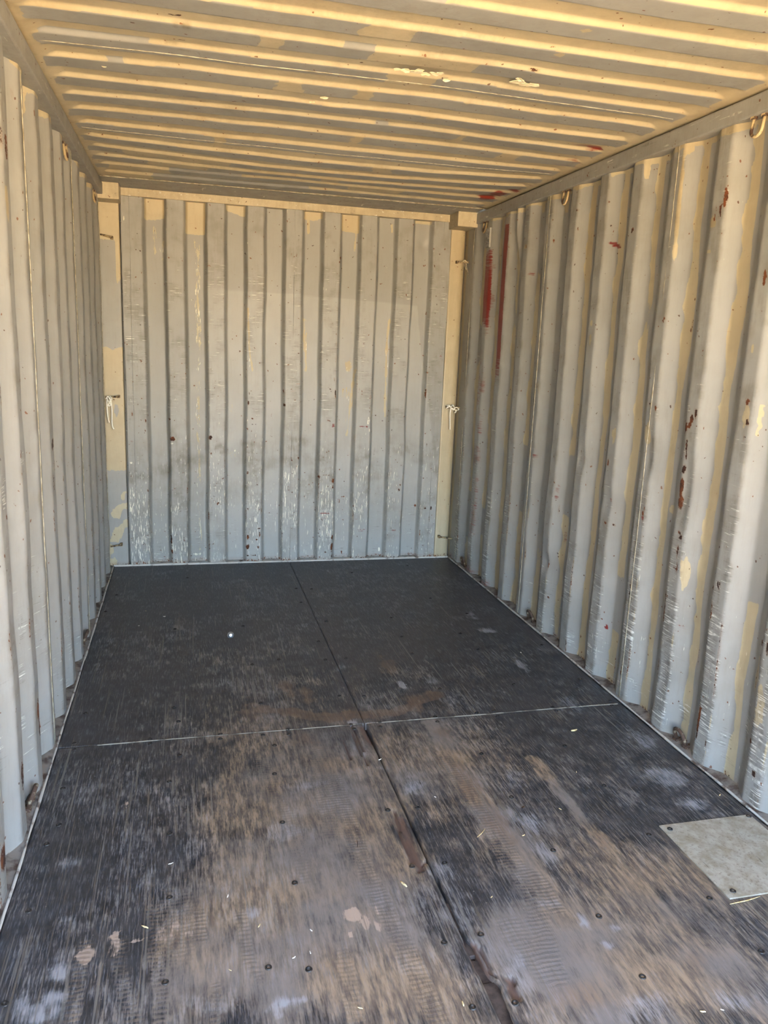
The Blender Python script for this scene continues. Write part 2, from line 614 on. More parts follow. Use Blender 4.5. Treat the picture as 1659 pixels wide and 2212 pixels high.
def build_side(name, near, X0, sgn, seams, side):
    root = empty(name, (X0, YB / 2, 0), True)
    Mi = Matrix.Translation((-X0, -YB / 2, 0))
    edges = [YD] + seams + [YB + (0.08 if sgn > 0 else -0.005)]
    for k in range(len(edges) - 1):
        a, b_ = edges[k], edges[k + 1]
        fine = b_ > 1.0
        du, dv = (0.006, 0.011) if fine else (0.03, 0.12)
        ys = np.linspace(a, b_, max(2, int((b_ - a) / du)))
        zs = np.linspace(-0.03, ZT, int(2.34 / dv))
        Y, Z = np.meshgrid(ys, zs, indexing='ij')
        off = smoothed(lambda q: side_off(q, near), Y)
        if sgn > 0:
            off = np.where(Y > 5.175, off * (1 - sm(Y, 5.175, 5.19)) + .004, off)
        # hand-beaten: bow, waves and a few dents
        wob = (fbm(Y, Z, 2.2, 11 + sgn, 2) - 0.5) * 0.012 + (fbm(Y, Z, 7, 21 + sgn, 2) - 0.5) * 0.005
        off = off + wob * sm(Z, 0, 0.15) * (1 - sm(Z, 2.2, ZT))
        Ysh = Y + (fbm(Y, Z, 3.0, 31 + sgn, 2) - 0.5) * 0.009 * sm(Z, 0, 0.2) * (1 - sm(Z, 2.15, ZT))
        if sgn > 0:
            # crumpled recess under the rail
            off = off - 0.040 * np.exp(-((Y - 4.455) / 0.030) ** 2) * sm(Z, 1.95, 2.22)
            off = off + 0.016 * np.exp(-((Y - 4.53) / 0.022) ** 2) * sm(Z, 1.95, 2.2)
            for (yy, zz, r1, r2, d) in [(2.90, 1.10, .05, .10, .016), (2.62, .98, .05, .13, .014), (3.46, 1.0, .05, .06, .012),
                                        (3.18, .85, .06, .05, .012), (3.74, .40, .05, .05, .014), (2.63, .25, .05, .08, .014)]:
                off = off + d * np.exp(-((Y - yy) / r1) ** 2 - ((Z - zz) / r2) ** 2)
        P = np.stack([X0 + sgn * off, Ysh, Z], -1)
        p = Paint(Y, Z, CH_A + CH_B, lambda u, v: tuple(un(u, v, 0, X0)[1:]))
        t = phase(Y, near)
        n1 = fbm(Y, Z, 3.1, 41 + sgn, 3)
        n2 = fbm(Y, Z, 11, 44 + sgn, 3)
        cell = np.floor((Y - near) / PIT)
        # recess keeps the older cream coat, ragged strip
        inner = sm(t, 0.150 + 0.05 * (n1 - .4), 0.158 + 0.05 * (n1 - .4)) * (1 - sm(t, 0.206 + 0.05 * (n2 - .5), 0.214 + 0.05 * (n2 - .5)))
        gaps = sm(vnoise(cell * 3.7, Z, 2.3, 3), 0.25, 0.32) if sgn > 0 else sm(vnoise(cell * 3.7, Z, 1.6, 3), 0.62, 0.7)
        p.put('cream', inner * gaps * (1.0 if sgn > 0 else 0.6))
        # top edges keep cream
        p.put('cream', sm(Z + 0.03 * (n2 - .5), 2.285, 2.295) * sm(n1, 0.35, 0.5))
        flat = 1 - sm(np.minimum(np.abs(t), np.abs(t - PIT)) * 0 + np.where(t < 0.070, 0, np.minimum(t - 0.070, PIT - t)), 0.004, 0.016)
        low = 1 - sm(Z, 0.25, 1.35)
        p.put('scr', flat * (0.16 + 0.75 * low) * sm(n1, 0.25, 0.6) * (1.0 if sgn > 0 else 0.25))
        p.put('scr', (1 - sm(Z, 0.1, 0.55)) * 0.30 * sm(n2, .45, .65))
        p.put('chip', np.clip(0.10 + 0.30 * low * sm(n1, .3, .6) + flat * 0.12 * low, 0, 1) * (1.0 if sgn > 0 else 0.8))
        edge = np.exp(-(np.minimum(t, PIT - t) / 0.006) ** 2) + 0.8 * np.exp(-((t - 0.070) / 0.006) ** 2)
        p.put('rust', edge * (0.10 + 0.55 * sm(fbm(Y, Z, 6, 55 + sgn, 2), 0.56, 0.72)) * (0.35 + 0.65 * low))
        p.put('cream', edge * (0.30 + .35 * sm(fbm(Y, Z, 9, 57 + sgn, 2), .5, .7)) * (.4 + .6 * low) * (1.0 if sgn > 0 else .6))
        p.put('dirt', np.clip(flat * 0.45 * sm(n2, 0.35, 0.7) + 0.30 * n1, 0, 1))
        rec = sm(t, 0.12, 0.14) * (1 - sm(t, 0.21, 0.22))
        p.put('rust', rec * (1 - sm(Z, 0.005, 0.06)) * 0.62)
        p.put('light', np.full(Y.shape, .5))
        if sgn > 0:
            side_rust_right(p)
            # red paint runs near the closed end
            i1 = np.maximum(sm(t, -0.01, 0.0) * (1 - sm(t, 0.074, 0.082)), sm(t, PIT - .028 - .03 * n2, PIT - .01)) * (np.abs(Y - 4.875) < 0.08)
            p.put('red', i1 * sm(Z + .1 * (n2 - .5), 1.55, 1.72) * (1 - sm(Z + 0.06 * (n2 - .5), 2.08, 2.14)) * (0.55 + 0.45 * np.exp(-((Z - 1.83) / .16) ** 2)))
            p.put('red', i1 * 0.38 * sm(n2, .35, .65) * (1 - sm(Z, 1.3, 1.7)))
            i2 = sm(Y, 4.572, 4.584) * (1 - sm(Y, 4.675 + .02 * n2, 4.70 + .02 * n2))
            p.put('red', i2 * sm(Z, 1.05 + .2 * n1, 1.5 + .2 * n1) * (1 - sm(Z, 2.22, 2.26)) * 0.95)
            i3 = sm(t, 0.2, 0.22) * (np.abs(Y - 4.82) < 0.05)
            p.put('red', i3 * 0.42 * sm(n2, .4, .6) * sm(Z, 1.6, 1.8) * (1 - sm(Z, 2.05, 2.15)))
            for q in [((1318, 528), .05, .012, .75, .35), ((1140, 590), .03, .02, .45, 0), ((1152, 985), .03, .015, .5, 0), ((1200, 1060), .02, .06, .4, 0),
                      ((1300, 1355), .008, .014, 1, 0), ((1315, 1080), .02, .018, .5, 0), ((1388, 1118), .012, .012, .8, 0), ((1465, 1352), .03, .006, .6, 0),
                      ((1012, 1140), .02, .06, .5, 0), ((1040, 1160), .02, .08, .45, 0), ((1258, 990), .012, .02, .35, 0), ((1208, 1160), .02, .05, .35, 0)]:
                p.blob('red', q[0], q[1], q[2], q[3], .6, q[4], .6)
            p.put('red', (1 - sm(Z, 0.02, 0.09)) * 0.38 * sm(Y, 4.1, 4.5) * sm(n2, .3, .6))
            # exposed cream along the seam rib and on flats
            p.line('cream', [(1478, 330), (1462, 480), (1455, 560)], 0.010, 1.0, 0.8)
            p.line('cream', [(1395, 350), (1393, 380)], 0.012, 1.0)
            for (x, y, ru, rv) in [(1484, 320, .02, .03), (1396, 350, .02, .03), (1540, 480, .02, .02), (1531, 545, .012, .01), (1395, 940, .02, .05), (1610, 900, .02, .04),
                                   (1475, 1240, .02, .09), (1640, 1530, .02, .09), (1277, 700, .015, .015), (1275, 735, .01, .03), (1625, 750, .008, .02), (1634, 905, .01, .06),
                                   (1435, 1100, .02, .02), (1325, 945, .02, .04), (1135, 534, .025, .012), (1630, 1460, .02, .06)]:
                p.blob('cream', (x, y), ru, rv, 1.0, .4, 0, .6)
            for (x, y, ru, rv, a) in [(1228, 1375, .03, .05, .9), (1110, 1275, .03, .04, .9), (1280, 1275, .012, .05, .8), (1330, 1430, .03, .06, .8), (1360, 1480, .03, .05, .9),
                                      (1460, 1530, .03, .06, .9), (1530, 1490, .03, .09, .9), (1600, 1560, .03, .07, .9), (1550, 1600, .03, .05, .8), (1185, 1350, .03, .06, .6), (1418, 1460, .012, .08, .6), (1465, 1200, .014, .05, .7)]:
                p.blob('scr', (x, y), ru, rv, a, .6, 0, .3)
                p.blob('chip', (x, y), ru * .8, rv * .8, a * .8, .6, 0, .3)
        else:
            for (x, y, ru, rv, a) in [(12, 722, .02, .025, .75), (137, 950, .02, .022, .45), (95, 1575, .03, .03, .2)]:
                p.blob('red', (x, y), ru, rv, a, .6, .3, .6)
            for (x, y, ru, rv, a) in [(107, 728, .02, .01, .7), (116, 960, .025, .03, .8), (120, 1000, .02, .03, .8), (118, 1040, .02, .04, .6), (18, 1115, .02, .012, .9), (22, 1120, .015, .012, .9),
                                      (8, 1400, .03, .05, .9), (14, 1480, .03, .07, .95), (48, 1670, .02, .06, .8), (18, 1750, .02, .06, .8), (8, 1850, .04, .04, .9), (86, 1560, .02, .05, .9), (82, 1530, .02, .05, .7),
                                      (118, 1540, .015, .04, .6), (105, 1570, .012, .03, .7), (165, 1345, .02, .02, .8), (190, 1050, .03, .012, .9), (201, 1000, .03, .008, .9), (215, 985, .03, .008, .9), (213, 1000, .03, .008, .8),
                                      (198, 1015, .02, .008, .8), (203, 1045, .02, .008, .9), (4, 300, .02, .04, .6), (38, 205, .01, .03, .4), (12, 310, .02, .05, .7), (4, 850, .03, .05, .6), (152, 720, .01, .02, .6), (135, 790, .01, .02, .5)]:
                p.blob('rust', (x, y), ru, rv, a, .5, 0, .5)
            p.put('scr', sm(n1, .5, .65) * (1 - sm(Z, .4, 1.1)) * .25)
            for (x, y, ru, rv, a) in [(60, 1350, .03, .05, 1), (68, 1560, .03, .05, 1), (64, 1455, .02, .04, .8), (8, 1060, .04, .06, .8), (62, 1060, .03, .05, .8), (50, 1000, .03, .04, .8), (20, 1640, .05, .2, .7), (60, 1750, .05, .14, .9)]:
                p.blob('scr', (x, y), ru, rv, a, .6, 0, .4)
            p.put('chip', sm(n2, .5, .7) * sm(Y, 3.3, 3.8) * (1 - sm(Z, .5, 1.0)) * .55)
            for (x, y, ru, rv) in [(68, 210, .03, .05), (100, 350, .02, .02), (20, 130, .05, .03), (140, 300, .02, .03), (50, 150, .03, .03), (17, 440, .02, .06)]:
                p.blob('cream', (x, y), ru, rv, 1, .4, 0, .5)
        me = grid_mesh('wall_panel', P, {'pa': p.rgba(CH_A), 'pb': p.rgba(CH_B)}, flip=(sgn < 0))
        o = link('wall_panel', me, M_SIDE, root)
        o.matrix_parent_inverse = Mi
    # weld bead at each seam
    for s in seams:
        if s < 1.0:
            continue
        pts = [(X0 - sgn * 0.0005, s + (vnoise(z, 0.3, 4, 9) - .5) * .006, z) for z in np.linspace(0.0, ZT, 40)]
        o = link('weld_seam', loft('weld_seam', pts, 0.0022, 6), M_WELD, root)
        o.matrix_parent_inverse = Mi
    # sill: ledge at the foot of the sheets plus a raised lip along the floor
    xa, xb = (FW - 0.002, XR + 0.05) if sgn > 0 else (XL - 0.05, 0.002)
    nn = 300
    ysl = np.linspace(1.0, YB + 0.02, nn)
    xsl = np.linspace(xa, xb, 8)
    Yg, Xg = np.meshgrid(ysl, xsl, indexing='ij')
    f = (Xg - xa) / (xb - xa) if sgn > 0 else (xb - Xg) / (xb - xa)
    Zg = 0.004 + f * 0.014 + (fbm(Xg, Yg, 30, 3) - .5) * 0.006
    me = grid_mesh('sill', np.stack([Xg, Yg, Zg], -1), {}, flip=(sgn > 0))
    o = link('sill', me, M_LEDGE, root)
    o.matrix_parent_inverse = Mi
    xl = FW + 0.002 if sgn > 0 else -0.002
    pts = [(xl + (vnoise(y, .2, 5, 8) - .5) * .004, y, 0.005) for y in np.linspace(1.0, YB - .01, 120)]
    o = link('sill_lip', loft('sill_lip', pts, [0.0045 * (0.5 + vnoise(y, .7, 9, 2)) for y in np.linspace(1.0, YB, 120)], 6), M_LIP, root)
    o.matrix_parent_inverse = Mi
    # closed bottom side rail outside the sheets
    bx = (XR + 0.038, XR + 0.09, YD, YB + .1, -.16, 0.03) if sgn > 0 else (XL - 0.09, XL - 0.038, YD, YB + .1, -.16, 0.03)
    o = link('bottom_rail', boxes_mesh('bottom_rail', [bx]), M_TRIM_G, root)
    o.matrix_parent_inverse = Mi
    return root


R_SEAMS = [RN + 0.035 + PIT * k for k in (-11, -7, -3, 1, 5, 9)]
R_SEAMS = [s for s in R_SEAMS if YD + .2 < s < YB - .05]
L_SEAMS = [LN + 0.035 + PIT * k for k in (-11, -7, -3, 1, 5, 9)]
L_SEAMS = [s for s in L_SEAMS if YD + .2 < s < YB - .05]
build_side('wall_right', RN, XR, 1, R_SEAMS, 'right')
build_side('wall_left', LN, XL, -1, L_SEAMS, 'left')

# ------------------------------------------------------------------ end wall
EP = 0.2475
E0 = 0.373 - EP


def end_off(x):
    t = (x - E0) % EP
    return trap(t, [(0, 0), (0.105, 0), (0.1245, 0.045), (0.228, 0.045), (EP, 0)])


def build_end():
    root = empty('wall_back', (FW / 2, YB, 0), True)
    Mi = Matrix.Translation((-FW / 2, -YB, 0))
    YI = YB + 0.008
    bounds = [0.107, 1.168, 2.224]
    for a, b_ in zip(bounds[:-1], bounds[1:]):
        xs = np.linspace(a, b_, int((b_ - a) / 0.0045))
        zs = np.linspace(-0.02, 2.34, 236)
        X, Z = np.meshgrid(xs, zs, indexing='ij')
        Xs = X + (fbm(X, Z, 2.5, 61, 2) - .5) * 0.012 * sm(Z, 0, .2) * (1 - sm(Z, 2.1, 2.3))
        off = smoothed(end_off, X, 0.0035)
        off = np.where((X < E0 + .05) | (X > E0 + 8 * EP + .05), np.where(X < 1, np.where(X < E0 + .1, 0, off), np.where(X > E0 + 8 * EP, 0, off)), off)
        off = off + (fbm(X, Z, 3, 63, 2) - .5) * 0.010 * sm(Z, 0, .2) * (1 - sm(Z, 2.1, 2.3))
        for (px, py, r, d) in [(920, 530, .03, .010), (775, 755, .03, .010)]:
            q = un(px, py, 1, YB)
            off = off + d * np.exp(-((X - q[0]) / r) ** 2 - ((Z - q[2]) / (r * 1.3)) ** 2)
        P = np.stack([Xs, YI + off, Z], -1)
        p = Paint(X, Z, CH_A + CH_B, lambda u, v: (un(u, v, 1, YB + .01)[0], un(u, v, 1, YB + .01)[2]))
        t = (X - E0) % EP
        n1, n2 = fbm(X, Z, 3.3, 71), fbm(X, Z, 12, 74)
        rec = sm(t, 0.11, 0.122) * (1 - sm(t, 0.232, 0.24))
        inn = 1 - rec
        # cream left at the tops of the recesses, uneven cut lines
        k = np.round((X - E0 - 0.176) / EP)
        cut = {0: 2.216, 1: 2.140, 2: 2.315, 3: 2.40, 4: 2.285, 5: 2.222, 6: 2.33, 7: 2.315}
        for kk, zc in cut.items():
            p.put('cream', rec * (k == kk) * sm(Z + 0.035 * (n2 - .5), zc - .004, zc + .008))
        tri = (X - (E0 + 2 * EP + .12)) / .11
        p.put('cream', rec * (k == 2) * sm(Z - (2.30 - .03 * tri), -.006, .006))
        # worn cream runs down the recesses
        for pts, w, a in [([(423, 488), (430, 560), (428, 640), (430, 740)], .020, .46), ([(428, 640), (430, 740), (428, 900), (430, 1050), (434, 1190)], .016, .44),
                          ([(333, 462), (336, 545)], .014, .5), ([(536, 665), (540, 760), (546, 800)], .007, .8), ([(668, 470), (668, 500)], .012, .7),
                          ([(660, 690), (662, 780), (660, 800)], .016, .55), ([(845, 690), (838, 760), (835, 900)], .010, .7), ([(768, 800), (752, 940)], .012, .6),
                          ([(355, 520), (352, 560)], .014, .5), ([(850, 485), (850, 500)], .012, .8), ([(773, 500), (768, 540)], .01, .5)]:
            p.line('cream', pts, w, a, 1.0)
        for (x, y, ru, rv, a) in [(755, 790, .04, .05, .55), (748, 850, .045, .05, .5), (750, 910, .03, .03, .45), (710, 760, .03, .03, .3), (505, 985, .04, .04, .5), (500, 880, .015, .05, .5)]:
            p.blob('cream', (x, y), ru, rv, a, .7, 0, .8)
        p.line('chip', [(428, 560), (430, 740), (428, 900), (430, 1050), (434, 1190)], .02, .75, .8)
        p.line('chip', [(536, 665), (540, 800)], .012, .7, .8)
        for (x, y, ru, rv) in [(755, 790, .04, .06), (748, 860, .045, .07), (660, 745, .03, .08), (838, 800, .025, .12), (352, 535, .03, .04), (505, 985, .05, .05)]:
            p.blob('chip', (x, y), ru, rv, .75, .8, 0, .6)
        # lighter overpaint from mid height, straight upper edge
        p.poly('light', [(448, 622), (610, 633), (760, 645), (905, 660), (960, 1210), (440, 1218)], .9, .006, .004, 5)
        p.put('light', np.full(X.shape, .35))
        # grime band
        for (x, y, ru, rv, a) in [(300, 1030, .12, .05, .9), (350, 1015, .12, .05, .9), (400, 995, .12, .06, .9), (470, 970, .1, .05, .95), (540, 965, .1, .06, .9), (640, 960, .12, .09, .8),
                                  (700, 990, .12, .1, .8), (790, 980, .12, .08, .8), (870, 970, .1, .06, .7), (560, 1040, .12, .06, .5), (650, 1060, .15, .1, .5), (345, 460, .2, .03, .3)]:
            p.blob('dirt', (x, y), ru, rv, a, .8, 0, .5)
        p.put('dirt', inn * .35 * sm(n2, .3, .7) + .08 + .45 * sm(fbm(X, Z, 5, 79, 3), .45, .62) * np.exp(-((Z - .62) / .2) ** 2))
        low = 1 - sm(Z, .3, 1.0)
        p.put('chip', np.clip(    .14 + .5 * low * (.35 + .65 * sm(n1, .25, .5)) + .28 * inn * (1 - sm(Z, .6, 1.7)), 0, 1))
        p.put('scr', inn * .42 * sm(n2, .35, .6) * sm(Z, .9, 1.1) * (1 - sm(Z, 1.9, 2.05)))
        p.put('scr', .3 * low * sm(n2, .5, .7))
        ed = np.exp(-(np.minimum(t, EP - t) / .006) ** 2) + .7 * np.exp(-((t - .105) / .006) ** 2)
        p.put('rust', ed * (.08 + .5 * sm(fbm(X, Z, 7, 77, 2), .58, .74)) * (.25 + .75 * low))
        p.put('rust', (1 - sm(Z, .012, .05)) * .5)
        p.put('chip', np.exp(-(np.minimum(t, EP - t) / .012) ** 2) * .6 * sm(n1, .4, .6))
        for (x, y, ru, rv, a) in [(372, 948, .018, .014, 1), (371, 1165, .007, .05, .9), (372, 1190, .007, .02, .9), (455, 945, .014, .014, .95), (536, 870, .007, .02, .95), (538, 850, .006, .01, .9),
                                  (545, 905, .014, .004, .9), (540, 935, .012, .004, .8), (537, 1100, .008, .014, .8), (536, 1160, .008, .02, .95), (535, 1180, .014, .022, 1), (535, 1200, .010, .01, 1),
                                  (558, 1182, .014, .009, 1), (548, 1200, .03, .004, .8), (561, 1142, .016, .004, .9), (562, 1155, .005, .02, .9), (555, 1166, .01, .006, .9), (472, 1087, .010, .010, .9),
                                  (536, 1020, .008, .014, .8), (690, 1030, .010, .012, .9), (702, 1026, .02, .004, .7), (720, 1038, .010, .02, .9), (719, 1052, .006, .014, .8), (717, 1160, .010, .02, 1), (716, 1180, .010, .03, 1),
                                  (716, 1200, .01, .01, .9), (703, 1193, .010, .008, .9), (740, 1195, .006, .014, .8), (735, 1085, .006, .02, .7), (745, 1074, .010, .008, .7), (862, 1058, .012, .010, .9), (864, 1048, .008, .008, .8),
                                  (900, 1095, .008, .014, 1), (918, 1098, .010, .010, 1), (931, 1098, .010, .014, .95), (927, 1120, .005, .03, .7), (907, 1150, .005, .03, .7), (735, 557, .007, .010, 1), (733, 566, .005, .01, .8),
                                  (540, 559, .012, .006, 1), (305, 543, .006, .006, 1), (366, 556, .008, .006, .9), (536, 640, .006, .006, .8), (938, 575, .005, .01, .9), (920, 850, .005, .04, .9), (724, 850, .005, .04, .9), (722, 820, .005, .02, .7),
                                  (612, 845, .006, .01, .9), (613, 875, .008, .01, .9), (366, 905, .006, .01, .9), (315, 910, .006, .02, .8), (313, 930, .006, .01, .8), (285, 895, .006, .02, .7), (645, 990, .008, .010, .8), (630, 995, .006, .01, .8),
                                  (645, 1035, .006, .01, .7), (683, 1100, .005, .03, .6), (486, 1000, .005, .04, .5), (404, 1060, .005, .03, .6), (280, 1150, .006, .02, .6)]:
            p.blob('rust', (x, y), ru, rv, a, .5, 0, .5)
        for (x, y, ru, rv, a, r) in [(720, 920, .015, .02, .75, 0), (793, 922, .012, .008, .8, 0), (782, 922, .03, .006, .7, 0), (700, 1108, .045, .010, .6, 0), (703, 1118, .04, .01, .35, 0), (778, 1145, .035, .010, .5, 0), (768, 1120, .02, .02, .35, 0), (850, 1138, .045, .005, .9, 0),
                                     (850, 1146, .025, .006, .7, 0), (733, 1082, .008, .03, .35, -.5), (635, 840, .02, .06, .22, -.6), (800, 858, .01, .02, .4, 0), (777, 840, .008, .01, .4, 0), (285, 955, .02, .005, .5, 0), (952, 770, .01, .02, .4, 0), (955, 690, .01, .04, .25, 0)]:
            p.blob('red', (x, y), ru, rv, a, .6, r, .5)
        for (x, y, ru, rv, a) in [(796, 910, .012, .035, 1), (798, 930, .010, .015, 1), (284, 1000, .012, .010, 1), (553, 1125, .012, .03, 1), (557, 1100, .006, .03, .8), (370, 958, .010, .012, .9), (427, 1200, .045, .012, .9), (550, 745, .01, .02, .5), (388, 855, .012, .012, .5), (822, 1190, .012, .02, .9)]:
            p.blob('chip', (x, y), ru, rv, 1.6 * a, .5, 0, .4)
        me = grid_mesh('wall_panel', P, {'pa': p.rgba(CH_A), 'pb': p.rgba(CH_B)}, flip=True)
        o = link('wall_panel', me, M_END, root)
        o.matrix_parent_inverse = Mi
    for s in (0.152, 1.168, 2.176):
        pts = [(s + (vnoise(z, .5, 4, int(s * 9)) - .5) * .006, YI - .0003, z) for z in np.linspace(0.012, 2.335, 40)]
        o = link('weld_seam', loft('weld_seam', pts, 0.0015, 6), M_TRIM_G, root)
        o.matrix_parent_inverse = Mi
    xs = np.linspace(0.0, FW, 200)
    g = np.linspace(0, 1, 6)
    Xg, G = np.meshgrid(xs, g, indexing='ij')
    rise = 0.010 + .006 * (fbm(Xg, G, 12, 5) - .5)
    P = np.stack([Xg, YB - .004 + .06 * sm(G, .35, 1), np.where(G < .3, G / .3 * rise, rise)], -1)
    o = link('sill', grid_mesh('sill', P, {}, flip=False), M_LIP, root)
    o.matrix_parent_inverse = Mi
    return root


build_end()

# ------------------------------------------------------------------ roof
RP = 0.2065
R0 = 2.388


def roof_off(y):
    t = (y - R0) % RP
    return trap(t, [(0, 0), (0.097, 0), (0.108, 0.0125), (0.190, 0.0125), (RP, 0)])


BOW_Y = [-0.6, 1.5, 2.388, 2.5945, 2.801, 3.0075, 3.214, 3.4205, 3.627, 3.8335, 4.04, 4.2465, 4.453, 4.6595, 4.866, 5.3]
BOW_Z = [0, 0, 0, .006, .0145, .013, .0045, .0105, .010, -.002, -.024, -.027, -.018, -.0046, -.001, 0]
ZR = 2.385


def build_roof():
    root = empty('ceiling', (FW / 2, YB / 2, ZR), True)
    Mi = Matrix.Translation((-FW / 2, -YB / 2, -ZR))
    seams = [YD, 0.8005, 1.833, 2.8655, 3.898, 5.0]
    for a, b_ in zip(seams[:-1], seams[1:]):
        fine = b_ > 1.9
        ys = np.linspace(a, b_, int((b_ - a) / (.005 if fine else .02)))
        xs = np.linspace(-.02, FW + .035, 190 if fine else 30)
        X, Y = np.meshgrid(xs, ys, indexing='ij')
        close = sm(X, .040, .085) * (1 - sm(X, 2.255, 2.300))
        Yw = Y + (fbm(X, Y, 2.5, 81, 2) - .5) * .014 * close
        off = smoothed(roof_off, Yw, .004) * close * (1 - sm(Y, 4.94, 4.955))
        bow = np.interp(Y, BOW_Y, BOW_Z) * np.sin(np.pi * np.clip(X / FW, 0, 1)) ** .8
        wob = (fbm(X, Y, 3, 83, 2) - .5) * .008 * close
        caulk = -.004 * (1 - sm(X, .02, .045)) - .004 * sm(X, 2.285, 2.31)
        P = np.stack([X, Y, ZR + off + bow + wob + caulk + (fbm(X, Y, 28, 85, 2) - .5) * .003 * (1 - close)], -1)
        p = Paint(X, Y, CH_A + CH_B, lambda u, v: tuple(un(u, v, 2, ZR)[:2]))
        t = (Yw - R0) % RP
        k = np.floor((Yw - R0) / RP)
        n1, n2 = fbm(X, Y, 3.2, 91), fbm(X, Y, 16, 94)
        low = (1 - sm(t, .094 + .016 * (n2 - .5), .101 + .016 * (n2 - .5))) * (1 - sm(t, RP - .004, RP))
        greyp = low.copy()
        # gaps in the grey roller strokes: (rib index, x from, x to)
        gaps = {-1: [(.0, .05), (1.02, 1.10)], 0: [(0, .06), (.98, 1.13)], 1: [(0, .04), (1.03, 1.40), (.70, .78)], 2: [(0, .05), (1.15, 1.32)], 3: [(1.09, 1.15), (.80, .9)],
                4: [(.0, .04)], 5: [(1.28, 1.30), (1.62, 1.66)], 6: [(1.20, 1.24), (1.9, 2.0)], 7: [(.6, .66)], 8: [(1.4, 1.5)], 9: [(.2, .7)], 10: [(.3, .6), (1.2, 1.3)], 11: [(.1, .5), (1.4, 1.7)], 12: [(0, .3)]}
        for kk, gs in gaps.items():
            for (x0, x1) in gs:
                greyp *= 1 - (k == kk) * sm(X + .05 * (n2 - .5), x0 - .008, x0 + .008) * (1 - sm(X + .05 * (n2 - .5), x1 - .008, x1 + .008))
        greyp *= sm(X + .012 * (n2 - .5), .028, .036) * (1 - sm(X + .012 * (n2 - .5), 2.296, 2.304))
        # strokes that ran up onto the neighbouring slope
        for (kk, x0, x1) in [(-1, .9, 1.16), (1, .95, 1.06), (2, .05, .40), (5, 1.24, 1.32), (3, .22, .3), (11, .4, .8), (12, .3, 1.2)]:
            kq = np.floor((Yw + .03 - R0) / RP)
            wd = (kq == kk) * sm(X + .03 * (n2 - .5), x0, x0 + .02) * (1 - sm(X + .03 * (n2 - .5), x1 - .02, x1)) * sm((Yw + .03 - R0) % RP, 0.0, .01) * (1 - sm((Yw + .03 - R0) % RP, .115, .12))
            greyp = np.maximum(greyp, wd)
        p.put('cream', 1 - greyp)
        p.put('light', .2 + .3 * n1)
        p.put('dirt', .12 + .15 * sm(n1, .5, .75) + .10 * sm(n2, .5, .7))
        p.put('chip', np.full(X.shape, .02))
        for (x, y, ru, rv, a) in [(388, 46, .012, .008, 1), (372, 45, .010, .006, .9), (393, 102, .010, .006, .9), (435, 232, .014, .006, .9), (508, 127, .008, .005, .8), (1150, 158, .02, .006, .9), (1130, 157, .01, .004, .8),
                                  (1065, 292, .03, .006, .7), (240, 277, .05, .004, .6), (505, 324, .006, .006, .7), (1195, 107, .006, .004, .8), (1040, 447, .04, .010, .9), (555, 310, .02, .01, .4), (700, 215, .02, .01, .4), (690, 340, .03, .01, .4)]:
            p.blob('rust', (x, y), ru, rv, a, .5, 0, .5)
        for (x, y, ru, rv, a) in [(1060, 422, .07, .08, 1), (1080, 418, .06, .05, .9), (1105, 411, .06, .05, .9), (1033, 435, .05, .035, .95), (1050, 428, .05, .05, .8), (1280, 324, .06, .03, .7), (1262, 320, .07, .05, .35), (1240, 350, .05, .02, .5),
                                  (1190, 372, .1, .015, .4), (1130, 398, .1, .015, .35), (1210, 355, .12, .02, .25)]:
            p.blob('red', (x, y), ru, rv, a, .6, 0, .5)
        for (x, y, ru, rv) in [(380, 60, .01, .03), (402, 62, .012, .03), (398, 115, .02, .02), (420, 213, .03, .01), (370, 105, .02, .01)]:
            p.blob('dirt', (x, y), ru, rv, .9, .6, 0, .5)
        for (x, y, ru, rv) in [(1265, 66, .012, .02), (1205, 118, .02, .02), (1010, 230, .02, .02), (605, 178, .04, .006), (600, 186, .006, .02), (930, 260, .02, .02), (700, 215, .03, .012), (1160, 185, .01, .01)]:
            p.blob('cream', (x, y), ru, rv, 1, .5, .4, .8)
        # roof grid runs u=X, v=Y
        me = grid_mesh('roof_panel', P, {'pa': p.rgba(CH_A), 'pb': p.rgba(CH_B)}, flip=True)
        o = link('roof_panel', me, M_ROOF, root)
        o.matrix_parent_inverse = Mi
    for s in (2.8655, 3.898):
        pts = []
        for x in np.linspace(.05, 2.28, 60):
            bz = np.interp(s, BOW_Y, BOW_Z) * np.sin(np.pi * x / FW) ** .8
            pts.append((x, s, ZR + bz + (fbm(x, s, 3, 83, 2) - .5) * .008 - .001))
        o = link('weld_seam', loft('weld_seam', pts, .0016, 5), M_WELD, root)
        o.matrix_parent_inverse = Mi
    # curled flakes of cream paint coming away from the ribs
    for i, (x, y, s) in enumerate([(862, 158, .016), (876, 160, .018), (893, 163, .026), (905, 160, .020), (918, 168, .014), (940, 168, .022), (950, 166, .016), (964, 182, .012), (1118, 184, .022), (1132, 188, .026), (1148, 190, .022), (1124, 178, .018), (675, 225, .010), (700, 217, .012), (225, 148, .008)]):
        q = un(x, y, 2, ZR - .009)
        bz = np.interp(q[1], BOW_Y, BOW_Z) * math.sin(math.pi * q[0] / FW) ** .8
        n = 9
        ring = []
        for j in range(n):
            a = 2 * math.pi * j / n
            r = s * random.uniform(.55, 1.1)
            ring.append((r * math.cos(a) * 1.25, r * math.sin(a) * .8, -abs(math.sin(a * .5 + i)) * .006 * random.uniform(.3, 1)))
        me = bpy.data.meshes.new('paint_flake')
        vv = [(0, 0, -.001)] + ring
        vv += [(a_, b__, c_ + .0012) for a_, b__, c_ in vv]
        ff = [(0, 1 + (j + 1) % n, 1 + j) for j in range(n)] + [(n + 1, n + 2 + j, n + 2 + (j + 1) % n) for j in range(n)]
